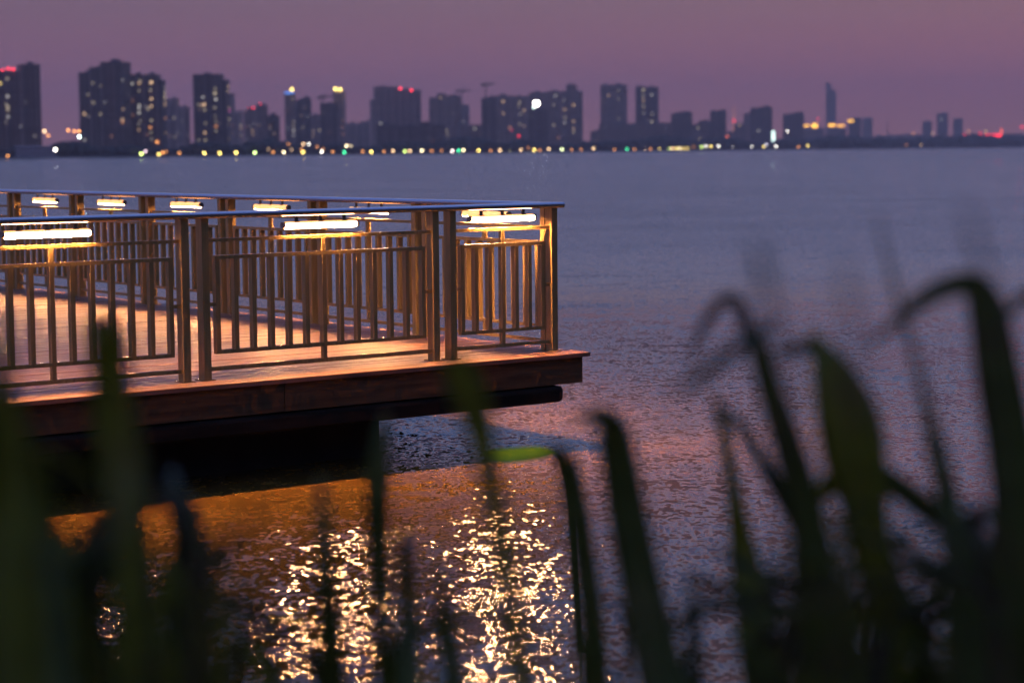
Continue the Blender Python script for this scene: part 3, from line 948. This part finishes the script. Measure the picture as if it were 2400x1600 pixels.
L = [(18, 366, ORANGE, 6, 'small orange lamp at the waterline at the left picture edge'),
     (130, 351, WHITE, 26, 'bright white lamp at the right end of the pale pavilion'),
     (331, 361, LIME, 16, 'lime-white lamp low under the tower with bright window columns'),
     (341, 355, (1, .7, .8), 6, 'pinkish lamp just right of the lime-white one'),
     (368, 333, ORANGE, 6, 'orange lamp above the trees under the bright window columns'),
     (372, 362, YELLOW, 12, 'yellow lamp leading a short trio right of the lime-white lamp'),
     (381, 358, ORANGE, 7, 'orange middle lamp of the trio right of the lime-white lamp'),
     (389, 356, ORANGE, 3, 'dim last lamp of the trio right of the lime-white lamp'),
     (479, 359, YELLOW, 16, 'first of three even yellow lamps under the lone lit tower'),
     (515, 359, YELLOW, 16, 'second of three even yellow lamps under the lone lit tower'),
     (553, 358, YELLOW, 16, 'third of three even yellow lamps under the lone lit tower'),
     (597, 358, (.7, 1, .3), 14, 'greenish lamp under the small tower with red lamps'),
     (628, 350, WARM, 5, 'pale orange lamp among the trees, right of the greenish lamp'),
     (665, 357, PALE, 14, 'cream lamp at the waterline below the blue roof sign'),
     (676, 338, ORANGE, 2.5, 'upper dim orange light in the trees below the blue roof sign'),
     (683, 351, WARM, 2.5, 'lower dim orange light in the trees below the blue roof sign'),
     (710, 357, YELLOW, 16, 'strong yellow lamp at the waterline below the dark grey tower'),
     (711, 338, WARM, 8, 'orange light of the close pair high in the trees'),
     (724, 338, WHITE, 8, 'white light of the close pair high in the trees'),
     (707, 350, ORANGE, 4, 'small orange light just above the strong yellow lamp'),
     (743, 344, ORANGE, 2.5, 'dim orange light alone in the trees below the dark square tower'),
     (754, 356, WHITE, 14, 'white lamp at the waterline below the dark square tower'),
     (757, 349, ORANGE, 3, 'dim orange light just above the white waterline lamp'),
     (807, 357, GREEN, 12, 'teal-green lamp below the low hazy building, leftmost of its colour'),
     (812, 342, PALE, 14, 'larger of two cream lights above the leftmost teal lamp'),
     (822, 342, PALE, 4, 'smaller of two cream lights above the leftmost teal lamp'),
     (870, 356, YELLOW, 18, 'yellow lamp standing alone below the left edge of the pale block'),
     (921, 354, WARM, 10, 'orange lamp below the left half of the wide pale block'),
     (949, 355, LIME, 12, 'lime lamp of the close pair below the wide pale block'),
     (960, 354, WARM, 12, 'orange lamp of the close pair below the wide pale block'),
     (989, 353, PALE, 16, 'pale yellow lamp below the right edge of the wide pale block'),
     (1035, 353, ORANGE, 3, 'dim orange lamp below the right end of the black warehouse'),
     (1060, 354, (1, .8, .75), 14, 'pinkish white lamp left of the second teal lamp'),
     (1075, 353, GREEN, 12, 'second teal-green lamp, between two pale ones'),
     (1086, 352, PALE, 18, 'cream lamp touching the second teal lamp on its right'),
     (1106, 358, MAG, 5, 'small magenta lamp at the very waterline'),
     (1122, 353, YELLOW, 18, 'yellow lamp right of the magenta one'),
     (1172, 352, WARM, 14, 'orange lamp below the wide grey tower of the floodlit row'),
     (1194, 352, (1, .95, .35), 16, 'lime-yellow lamp below the wide grey tower of the floodlit row'),
     (1221, 351, WARM, 14, 'orange lamp under the low red lamp'),
     (1238, 347, ORANGE, 3, 'dim wide orange glow between two lamps below the floodlight'),
     (1252, 352, YELLOW, 18, 'yellow lamp straight below the white floodlight'),
     (1286, 350, WARM, 13, 'orange lamp below the grey tower right of the floodlight'),
     (1317, 350, (.9, 1, .5), 16, 'lime-white lamp below the narrow end tower'),
     (1391, 348, WARM, 13, 'orange lamp in the gap left of the two lone towers'),
     (1415, 348, YELLOW, 14, 'yellow lamp under the wider lone tower'),
     (1470, 350, GREEN, 10, 'third teal lamp, below the gap between the two lone towers'),
     (1501, 349, (1, .5, .06), 13, 'left lamp of the orange pair below the slimmer lone tower'),
     (1511, 348, WARM, 13, 'right lamp of the orange pair below the slimmer lone tower')]
for x, c in zip((1536, 1546, 1554, 1567, 1575, 1586, 1593, 1602, 1612), (WARM, YELLOW, YELLOW, LIME, WARM, YELLOW, PALE, YELLOW, YELLOW)):
    L.append((x, 348, c, 13, '%s from the left of nine close-set lamps below the two-part grey block' % ORD[len(L) - 49]))
L += [(1640, 327, PALE, 9, 'lamp high above the trees right of the nine close-set lamps'),
      (1626, 344, ORANGE, 3, 'dim orange lamp at the end of the nine close-set lamps'),
      (1644, 345, LIME, 11, 'lime lamp below the low grey row'),
      (1654, 343, WHITE, 12, 'white lamp between the lime and the yellow one'),
      (1666, 344, YELLOW, 13, 'yellow lamp below the left side of the narrow dark tower'),
      (1684, 343, WHITE, 14, 'left white lamp of the pair below the narrow dark tower'),
      (1694, 343, PALE, 14, 'right cream lamp of the pair below the narrow dark tower'),
      (1704, 320, (1, .16, .03), 6, 'red-orange lamp at the right foot of the narrow dark tower'),
      (1718, 344, WHITE, 14, 'white lamp left of the red one below the spire'),
      (1727, 344, RED, 8, 'red lamp at the shore below the spire'),
      (1723, 331, PALE, 12, 'left lamp of the upper cream pair below the spire'),
      (1737, 331, PALE, 12, 'right lamp of the upper cream pair below the spire'),
      (1745, 344, WARM, 8, 'orange lamp right of the red one below the spire'),
      (1762, 344, WHITE, 9, 'white lamp below the slim grey annex'),
      (1790, 344, YELLOW, 12, 'yellow lamp below the broad dark block'),
      (1796, 339, (.9, .85, 1), 9, 'bluish white lamp touching the yellow one below the broad block'),
      (1819, 343, WHITE, 16, 'white lamp under the tall white light column'),
      (1830, 331, PALE, 11, 'cream lamp right of the white light column'),
      (1840, 328, WHITE, 14, 'lower white lamp of two right of the white light column'),
      (1845, 308, WHITE, 14, 'high white lamp in front of the grey block left of the orange signs'),
      (1845, 344, (1, .3, .05), 8, 'deep orange lamp at the waterline below the high white lamp'),
      (1871, 345, ORANGE, 7, 'orange lamp below the right side of the grey block'),
      (1893, 342, YELLOW, 12, 'yellow lamp left of the close white pair'),
      (1906, 342, WHITE, 12, 'left lamp of the close white pair below the orange signs'),
      (1914, 342, WHITE, 12, 'right lamp of the close white pair below the orange signs'),
      (1913, 330, PALE, 11, 'cream lamp above the close white pair'),
      (1932, 328, ORANGE, 4, 'dim orange lamp below the foot of the skyscraper'),
      (2012, 328, ORANGE, 3, 'dim orange lamp right of the broad pale yellow sign'),
      (2041, 328, YELLOW, 12, 'yellow lamp right of the broad pale yellow sign'),
      (2039, 339, ORANGE, 3, 'dim orange lamp just under the yellow one near the mast'),
      (2124, 340, ORANGE, 3.5, 'left lamp of three in front of the dark far right trees'),
      (2144, 337, YELLOW, 7, 'middle and brightest lamp of three before the far right trees'),
      (2159, 340, WARM, 4, 'right lamp of three in front of the dark far right trees'),
      (2141, 313, ORANGE, 4, 'orange light above the trees left of the three hazy towers'),
      (2186, 313, WARM, 4, 'orange light between the first and second hazy right tower'),
      (2270, 308, ORANGE, 5, 'orange light over the left short bar of red neon'),
      (2310, 308, YELLOW, 4, 'yellowish light over the long bar of red neon'),
      (2290, 340, ORANGE, 4, 'lone orange lamp in the trees below the red neon'),
      (2393, 335, ORANGE, 2.5, 'dim orange lamp at the right picture edge'),
      (104, 308, WARM, 10, 'large left orange light right of the left slab tower'),
      (113, 318, ORANGE, 6, 'lower orange light right of the left slab tower'),
      (160, 306, ORANGE, 8, 'left orange light of three left of the tallest tower'),
      (174, 308, ORANGE, 8, 'middle orange light of three left of the tallest tower'),
      (185, 308, ORANGE, 8, 'right orange light of three left of the tallest tower'),
      (186, 321, CYAN, 24, 'bright white light at the left foot of the tallest tower')]
rng = random.Random(4)
AM = [(420, 'left'), (640, 'left'), (780, 'left'), (850, 'left'), (900, 'left'), (1012, 'left'), (1150, 'mid'), (1265, 'mid'), (1340, 'mid'), (1362, 'mid'), (1440, 'mid'), (1487, 'mid'), (1525, 'mid')]
AML = ['small amber lamp alone between the orange trio and the three even yellow lamps', 'small amber lamp between the greenish lamp and the cream one below the blue sign',
       'small amber lamp left of the leftmost teal lamp', 'small amber lamp left of the yellow lamp standing alone', 'small amber lamp right of the yellow lamp standing alone',
       'small amber lamp left of the dim one below the black warehouse', 'small amber lamp left of the orange lamp below the wide grey tower', 'small amber lamp right of the yellow one under the floodlight',
       'small amber lamp right of the lime-white lamp below the narrow end tower', 'small amber lamp in the middle of the dark gap right of the narrow end tower', 'small amber lamp left of the third teal lamp',
       'small amber lamp between the third teal lamp and the orange pair', 'small amber lamp between the orange pair and the nine close-set lamps']
for (x, _), lab in zip(AM, AML):
    L.append((x, 352 - (x - 1150) * .008 + 1, ORANGE, 5, lab))
for x, y, c, st, lab in L:
    high = y < 334
    shore_lamp(x, y, c, st, lab, 'close-set row of nine lamps' if 'nine close-set lamps below' in lab else 'lamps along the far shore', 70 if high else 4)

# ------------------------------------------------------------------ reeds on the near bank
def leaf_material(name, col, tr, fac=0.35):
    m = material(name, col, 0.5, noise=((9, 9, 30), 0.35, 3), trans=(tr, fac), spec=0.25)
    t = m.node_tree                # dry brown stretches along the blades
    b = t.nodes['Principled BSDF']
    src = b.inputs['Base Color'].links[0].from_socket
    tc = nod(t, 'ShaderNodeTexCoord')
    nz = nod(t, 'ShaderNodeTexNoise')
    nz.inputs['Scale'].default_value = 6
    nz.inputs['Detail'].default_value = 4
    t.links.new(tc.outputs['Object'], nz.inputs['Vector'])
    rp = nod(t, 'ShaderNodeMapRange')
    rp.inputs['From Min'].default_value, rp.inputs['From Max'].default_value = 0.52, 0.68
    t.links.new(nz.outputs['Fac'], rp.inputs[0])
    mx = nod(t, 'ShaderNodeMix')
    mx.data_type = 'RGBA'
    mx.inputs['B'].default_value = (0.17, 0.12, 0.04, 1)
    t.links.new(rp.outputs[0], mx.inputs['Factor'])
    t.links.new(src, mx.inputs['A'])
    t.links.new(mx.outputs['Result'], b.inputs['Base Color'])
    return m


REED = [leaf_material('reed_leaf', (0.10, 0.112, 0.022), (0.28, 0.29, 0.025)), leaf_material('reed_leaf_blue', (0.075, 0.09, 0.035), (0.14, 0.17, 0.04)),
        leaf_material('reed_leaf_olive', (0.19, 0.19, 0.02), (0.48, 0.45, 0.02)), leaf_material('reed_dry', (0.10, 0.075, 0.035), (0.12, 0.08, 0.03))]
LIMELEAF = leaf_material('lime_leaf', (0.92, 1.0, 0.02), (0.92, 1.0, 0.02), 0.5)
SC = 2400 / 2352.0


def ribbon(m, pts, wid, tilt=0.0, cup=0.22, twist=0.0, mi=0):
    """leaf blade: thin lens cross-section swept along pts (Vectors), wid per point in metres"""
    n = len(pts)
    k = len(m.v)
    for i, p in enumerate(pts):
        t_ = (pts[min(i + 1, n - 1)] - pts[max(i - 1, 0)]).normalized()
        view = (Vector((0, 0, CAM_H)) - p).normalized()
        s_ = t_.cross(view)
        if s_.length < 1e-4:
            s_ = Vector((1, 0, 0))
        s_.normalize()
        nr = s_.cross(t_).normalized()
        q = tilt + twist * math.sin(i / max(1, n - 1) * 3.0 + twist * 5)
        s_, nr = s_ * math.cos(q) + nr * math.sin(q), nr * math.cos(q) - s_ * math.sin(q)
        hw = wid[i] / 2
        for a, h in ((-1, cup), (-.5, .3 * cup), (0, 0), (.5, .3 * cup), (1, cup)):
            m.v.append(tuple(p + s_ * (a * hw) + nr * (h * hw)))
        m.v.append(tuple(p - nr * (hw * .10 + .0006)))
    for i in range(n - 1):
        a = k + i * 6
        for j in range(4):
            m.f.append((a + j, a + j + 1, a + j + 7, a + j + 6))
            m.mi.append(mi)
        m.f.append((a + 4, a + 5, a + 11, a + 10))
        m.f.append((a + 5, a, a + 6, a + 11))
        m.mi += [mi, mi]


def spline(P, n):
    out_ = []
    for i in range(len(P) - 1):
        p0, p1, p2, p3 = P[max(i - 1, 0)], P[i], P[i + 1], P[min(i + 2, len(P) - 1)]
        for k_ in range(n):
            t_ = k_ / n
            out_.append(tuple(0.5 * (2 * b_ + (c_ - a_) * t_ + (2 * a_ - 5 * b_ + 4 * c_ - d_) * t_ * t_ + (-a_ + 3 * b_ - 3 * c_ + d_) * t_ ** 3) for a_, b_, c_, d_ in zip(p0, p1, p2, p3)))
    out_.append(P[-1])
    return out_


def blade(root, pts, dist, mat, name='leaf_blade', bow=0.0, twist=0.12, tilt=0.0):
    """pts: [(x, y, width)] in the 2352-wide reading of the photo; dist in metres"""
    s_ = spline([tuple(map(float, p)) for p in pts], 5)
    n = len(s_)
    P, W = [], []
    for i, (x, y, wd) in enumerate(s_):
        d = dist + bow * math.sin(math.pi * i / (n - 1))
        P.append(at_depth(x * SC, y * SC, d))
        W.append(max(0.0015, 1.38 * wd * SC / FPX * d))
    m = MB()
    ribbon(m, P, [w_ / max(.3, math.cos(tilt)) for w_ in W], tilt=tilt, twist=twist)
    me = m.mesh(name, mat, smooth=True)
    o = link(name, me, root)
    o.matrix_parent_inverse = root.matrix_basis.inverted()
    return P[-1], P[0]


def reed(label, x, y, dist, blades, mat=0, stem=True, width=26, group='reeds on the near bank'):
    """blades: list of point lists running from tip to foot; the stem goes on below (x, y) to the ground"""
    foot = at_depth(x * SC, y * SC, dist)
    rng = random.Random(int(x * 3 + y))
    gx, gy = foot.x + rng.uniform(-.08, .08), foot.y + rng.uniform(-.05, .25)
    gz = 0.95 - 1.35 * (max(0, gy + 6) / 10.5) ** 2.2
    root = thing('reed', label, 'reed', (gx, gy, gz), 0, group)
    if stem:
        m = MB()
        r_ = width * SC / FPX * dist / 2 * .55
        m.tube([(0, 0, -.05), ((foot.x - gx) * .4, (foot.y - gy) * .4, (foot.z - gz) * .5), tuple(foot - Vector((gx, gy, gz)))], [r_ * 1.1, r_, r_ * .9], 8)
        link('stem', m.mesh('stem', REED[mat], smooth=True), root)
    for b_ in blades:
        mt = b_[1] if len(b_) > 1 else REED[mat]
        blade(root, b_[0], dist + rng.uniform(-.12, .12) + (b_[2] if len(b_) > 2 else 0), mt, bow=rng.uniform(-.1, .1), tilt=b_[3] if len(b_) > 3 else 0.0)
    return root


G = REED
reed('tall reed at the right edge, its broad blade snapped over to the left', 2352, 1640, 2.5, [
    [[(1985, 800, 6), (2060, 738, 20), (2130, 682, 34), (2195, 655, 40), (2240, 664, 52), (2268, 720, 66), (2290, 850, 78), (2320, 1020, 84), (2345, 1220, 90), (2362, 1640, 100)]]], 0)
reed('reed with the widest spear-shaped blade, right of centre', 2060, 1640, 2.7, [
    [[(1862, 758, 8), (1885, 800, 34), (1915, 870, 78), (1945, 960, 108), (1962, 1050, 108), (1980, 1140, 84), (2000, 1260, 70), (2030, 1420, 62), (2060, 1640, 60)], G[2]],
    [[(1775, 812, 4), (1820, 802, 22), (1868, 800, 26), (1890, 830, 20)], G[1]],
    [[(1860, 1160, 10), (1900, 1120, 36), (1950, 1075, 44), (1975, 1090, 30)], G[2]],
    [[(2290, 1350, 8), (2220, 1250, 30), (2120, 1160, 42), (2030, 1095, 40), (1975, 1075, 30)], G[0]]], 2)
reed('slanting narrow reed left of the widest blade, with crossed thin leaves at its top', 1915, 1640, 2.6, [
    [[(1715, 740, 14), (1742, 810, 34), (1770, 900, 46), (1805, 1010, 56), (1840, 1130, 60), (1872, 1280, 66), (1900, 1450, 70), (1920, 1640, 74)]],
    [[(1540, 905, 5), (1610, 865, 22), (1670, 815, 24), (1730, 775, 26), (1790, 735, 12)], G[1], -.3],
    [[(1580, 850, 3), (1612, 760, 16), (1655, 695, 20), (1690, 690, 22), (1712, 745, 24), (1730, 790, 20)], G[3], .3]], 0)
reed('thin upright reed with one leaf arching right, left of the slanting reed', 1760, 1640, 2.9, [
    [[(1640, 900, 6), (1655, 960, 20), (1675, 1070, 24), (1695, 1200, 36), (1712, 1300, 54), (1732, 1430, 64), (1760, 1640, 70)], G[2]],
    [[(1655, 935, 8), (1700, 975, 20), (1760, 1080, 26), (1820, 1190, 26), (1875, 1290, 16)], G[1]]], 2)
reed('broad dark reed with a bent top, right of the brightest glitter', 1545, 1640, 2.6, [
    [[(1310, 966, 4), (1345, 958, 22), (1385, 962, 44), (1408, 1000, 60), (1425, 1090, 66), (1448, 1220, 72), (1478, 1370, 78), (1512, 1520, 84), (1545, 1640, 88)]]], 0)
reed('narrow dark reed with a small hooked top, right part of the brightest glitter', 1375, 1640, 2.9, [
    [[(1252, 1050, 8), (1272, 1040, 26), (1298, 1058, 36), (1318, 1130, 40), (1338, 1250, 42), (1358, 1400, 46), (1375, 1640, 50)]]], 0)
reed('reed standing in the water with a bright lime-green folded leaf, above the glitter', 1330, 1500, 7.0, [
    [[(1104, 1043, 5), (1135, 1049, 24), (1190, 1048, 28), (1235, 1043, 24), (1262, 1040, 14), (1280, 1042, 6)], LIMELEAF, 0.0, 0.75],
    [[(1272, 1038, 4), (1290, 1075, 8), (1308, 1180, 9), (1330, 1500, 10)], G[0], 0.1]], 0, True, 8)
reed('olive translucent blade hanging before the deck edge, at mid picture', 1200, 1640, 2.1, [
    [[(1030, 815, 16), (1050, 850, 50), (1075, 905, 58), (1098, 975, 52), (1115, 1050, 42), (1135, 1150, 38), (1160, 1300, 34), (1190, 1500, 34), (1200, 1640, 34)], G[2]]], 2)
reed('narrow dark reed between the two glitter patches', 885, 1640, 2.6, [
    [[(888, 950, 8), (878, 1000, 30), (868, 1100, 40), (866, 1220, 42), (872, 1330, 34), (880, 1480, 30), (885, 1640, 30)]]], 0)
reed('thin dark reed in front of the left glitter patch', 770, 1640, 2.6, [
    [[(735, 1095, 6), (740, 1160, 24), (748, 1280, 34), (756, 1420, 44), (768, 1640, 56)]]], 0)
reed('short dark reed left of the brightest glitter', 945, 1640, 2.5, [
    [[(925, 1190, 6), (930, 1260, 28), (936, 1370, 34), (942, 1500, 36), (946, 1640, 40)]],
    [[(1000, 1285, 6), (1008, 1350, 24), (1022, 1440, 36), (1040, 1540, 40), (1050, 1640, 40)], G[0]]], 0)
reed('dark green reed with a blunt bent top, before the left railing bay', 300, 1640, 2.1, [
    [[(205, 790, 10), (222, 752, 36), (240, 765, 60), (250, 850, 66), (262, 960, 72), (278, 1070, 80), (290, 1150, 66), (296, 1300, 40), (300, 1640, 36)], G[2]]], 2)
reed('wide blurred reed filling the left picture edge', 120, 1640, 1.8, [
    [[(-20, 690, 10), (-5, 800, 30), (15, 940, 46), (45, 1100, 56), (72, 1300, 70), (100, 1640, 80)], G[2]],
    [[(-30, 900, 10), (0, 1010, 40), (20, 1150, 56), (30, 1300, 70), (40, 1640, 80)], G[2]],
    [[(60, 990, 6), (80, 1090, 24), (105, 1200, 34), (125, 1340, 44), (140, 1640, 50)], G[0]]], 2)
reed('dark reed with one leaf arched over like a hook, lower left', 170, 1640, 2.3, [
    [[(335, 1240, 10), (312, 1218, 44), (262, 1222, 56), (222, 1270, 58), (190, 1350, 62), (172, 1450, 70), (165, 1640, 80)], G[1]]], 1)
reed('thin grey-tipped reed rising below the deck, left of centre', 478, 1640, 2.6, [
    [[(394, 1075, 6), (402, 1120, 24), (408, 1220, 20), (412, 1330, 18), (415, 1640, 18)], G[1]],
    [[(425, 1130, 4), (445, 1190, 30), (458, 1300, 36), (468, 1440, 38), (478, 1640, 40)], G[0]]], 0)
reed('slim reed standing between the hooked leaf and the grey-tipped reed', 300, 1640, 2.5, [
    [[(285, 1165, 8), (292, 1230, 24), (290, 1340, 28), (286, 1450, 34), (284, 1640, 40)], G[1]]], 1)
reed('short forked reed at the lower edge, left of the right thicket', 1605, 1640, 2.6, [
    [[(1580, 1325, 8), (1588, 1390, 24), (1596, 1480, 28), (1604, 1640, 32)], G[1]],
    [[(1520, 1480, 4), (1560, 1430, 20), (1620, 1400, 24), (1700, 1395, 18), (1760, 1420, 10)], G[1]],
    [[(1660, 1440, 6), (1730, 1500, 26), (1800, 1590, 36), (1840, 1640, 40)], G[0]]], 1)
reed('reed sending two dark leaves down-right across the right thicket', 1900, 1640, 2.7, [
    [[(1570, 1310, 4), (1640, 1335, 16), (1740, 1375, 24), (1850, 1425, 32), (1950, 1500, 40), (2000, 1640, 44)], G[1]],
    [[(1620, 1250, 4), (1680, 1285, 16), (1760, 1325, 24), (1850, 1375, 34), (1960, 1470, 40)], G[1]]], 1)
reed('reed with a long leaf slanting to lower right under the widest blade', 2130, 1640, 2.7, [
    [[(2050, 1240, 8), (2120, 1290, 30), (2210, 1350, 40), (2300, 1440, 40), (2352, 1520, 30)], G[1]],
    [[(2020, 1300, 5), (2080, 1370, 28), (2120, 1470, 42), (2140, 1640, 50)], G[0]]], 0)
reed('upright reed with a faint thin tip, between the widest blade and the snapped one', 2235, 1640, 2.4, [
    [[(2010, 480, 3), (2045, 620, 9), (2085, 760, 12), (2120, 900, 18), (2150, 1030, 34), (2180, 1160, 42), (2205, 1320, 56), (2230, 1640, 70)], G[0]],
    [[(2270, 1195, 6), (2255, 1175, 30), (2240, 1195, 34), (2250, 1240, 18), (2262, 1280, 10)], G[3]]], 0)
reed('faint close reed tip, leftmost of the three blurred over the water', 1810, 1640, 1.5, [
    [[(1735, 545, 4), (1748, 610, 22), (1765, 690, 16), (1785, 780, 12), (1800, 900, 12), (1806, 1200, 14), (1812, 1640, 18)], G[3]]], 3, True, 12)
reed('faint close reed tip over the water, middle of the three', 1985, 1640, 1.5, [
    [[(1935, 590, 4), (1945, 660, 12), (1958, 760, 10), (1970, 900, 9), (1985, 1640, 12)], G[3]]], 3, True, 10)
reed('faint close reed tip at the upper right, above the snapped blade', 2300, 1640, 1.6, [
    [[(2215, 470, 4), (2235, 530, 13), (2255, 610, 12), (2272, 700, 12), (2300, 1640, 12)], G[3]]], 3, True, 10)
reed('leaf entering from the right picture edge beside the snapped blade', 2420, 1640, 2.5, [
    [[(2295, 738, 4), (2325, 712, 18), (2365, 680, 24), (2400, 760, 30), (2420, 1640, 30)], G[1]]], 1)


def thicket(name, label, n, xr, yr, seed, dist=(2.2, 3.3), mat=0):
    rng = random.Random(seed)
    m = MB()
    for _ in range(n):
        x = xr[0] + (xr[1] - xr[0]) * rng.random() ** (0.7 if xr[0] > 1000 else 1.3)
        top = rng.uniform(*yr)
        if xr[0] > 1000:
            top += max(0, (1900 - x)) * 0.5
        elif xr[0] < 0:
            top += max(0, (x - 120)) * 0.35
        d = rng.uniform(*dist)
        ln = rng.uniform(-150, 110)
        wd = rng.uniform(7, 16) if rng.random() < .6 else rng.uniform(16, 40)
        pts = [(x + ln * 1.4, top, 3), (x + ln * .8, top + 80, wd * .6), (x + ln * .3, top + 220, wd), (x, top + 420, wd), (x - 10, 1800, wd * .8)]
        kind = rng.random()
        if kind < .22:                # long leaf crossing the others
            sgn = rng.choice((-1, 1))
            L_ = rng.uniform(180, 420)
            dy = rng.uniform(60, 260)
            pts = [(x - sgn * L_ * .5, top, 3), (x - sgn * L_ * .2, top + dy * .3, wd * .7), (x + sgn * L_ * .2, top + dy * .75, wd), (x + sgn * L_ * .45, top + dy * 1.3, wd), (x + sgn * L_ * .5, 1800, wd * .6)]
        elif kind < .5:
            sgn = rng.choice((-1, 1))
            pts = [(x + sgn * 190, top + 130, 3), (x + sgn * 110, top + 55, wd * .5), (x + sgn * 30, top + 20, wd * .7), (x, top + 120, wd), (x, top + 420, wd), (x, 1800, wd * .8)]
        s_ = spline([tuple(map(float, p)) for p in pts], 4)
        ribbon(m, [at_depth(a * SC, b_ * SC, d) for a, b_, c in s_], [max(.0015, c * SC / FPX * d) for a, b_, c in s_], twist=.15, mi=rng.choice((mat, mat, 2, 3)))
    o = link(name, m.mesh(name, *REED, smooth=True))
    o['kind'] = 'stuff'
    o['label'] = label


thicket('reed_thicket', 'dense dark tangle of reeds filling the lower right corner', 135, (1640, 2440), (1120, 1540), 5)
thicket('reed_thicket', 'dark tangle of reeds along the lower left edge', 95, (-60, 640), (1130, 1500), 9)
thicket('reed_thicket', 'loose olive reeds rising over the dark water under the deck, at left', 16, (-30, 560), (960, 1240), 31, (1.9, 2.5), 2)
thicket('reed_thicket', 'few low reed tips along the bottom edge under the glitter', 22, (640, 1560), (1330, 1600), 14)

# ------------------------------------------------------------------ wooded bank behind the viewer (it darkens what faces it)
rng = random.Random(21)
m = MB()
for k in range(150):
    cx = rng.uniform(-1, 1)
    cx = math.copysign(abs(cx) ** 1.2 * 125, cx)
    far = min(1, abs(cx) / 40)
    cy_, cz = rng.uniform(-20, -9 + 8 * far), rng.uniform(2.4, 8.0)
    rr = rng.uniform(1.8, 3.2) * (1 + .5 * far)
    if k % 5 == 0:                 # unseen trees added on the right, to darken what the posts mirror
        q = rng.random()
        cx, cy_, cz = 16 + 24 * q, -4 + 20 * q + rng.uniform(-2, 2), rng.uniform(3, 11)
    m.tube([(cx, cy_, .5), (cx + rng.uniform(-.3, .3), cy_, cz)], [.16, .06], 6)
    for _ in range(300):
        v = Vector((rng.gauss(0, 1), rng.gauss(0, 1), rng.gauss(0, 1))).normalized() * rr * rng.random() ** .4
        p = Vector((cx, cy_, cz)) + v
        p.z = max(p.z, 1.0)
        a = Vector((rng.gauss(0, 1), rng.gauss(0, 1), rng.gauss(0, 1))).normalized()
        c = a.orthogonal().normalized()
        s_ = rng.uniform(.2, .42) * (1 + .5 * far)
        m.quad([p + a * s_, p + c * s_ * .6, p - a * s_, p - c * s_ * .6])
o = link('bank_woodland', m.mesh('bank_woodland', TREE))
o['kind'] = 'stuff'
o['label'] = 'dark trees on the bank behind the viewer'

# ------------------------------------------------------------------ dusk haze
hm = bpy.data.materials.new('dusk_haze')
hm.use_nodes = True
t = hm.node_tree
t.nodes.clear()
mo = t.nodes.new('ShaderNodeOutputMaterial')
pv = t.nodes.new('ShaderNodeVolumePrincipled')
pv.inputs['Color'].default_value = (1.0, 0.76, 0.66, 1)
pv.inputs['Density'].default_value = 1.55e-4
pv.inputs['Anisotropy'].default_value = 0.0
t.links.new(pv.outputs[0], mo.inputs['Volume'])
hz = link('haze', MB().box((-6500, -60, -2.6), (6500, 7700, 245)).mesh('haze', hm))
hz['kind'] = 'stuff'
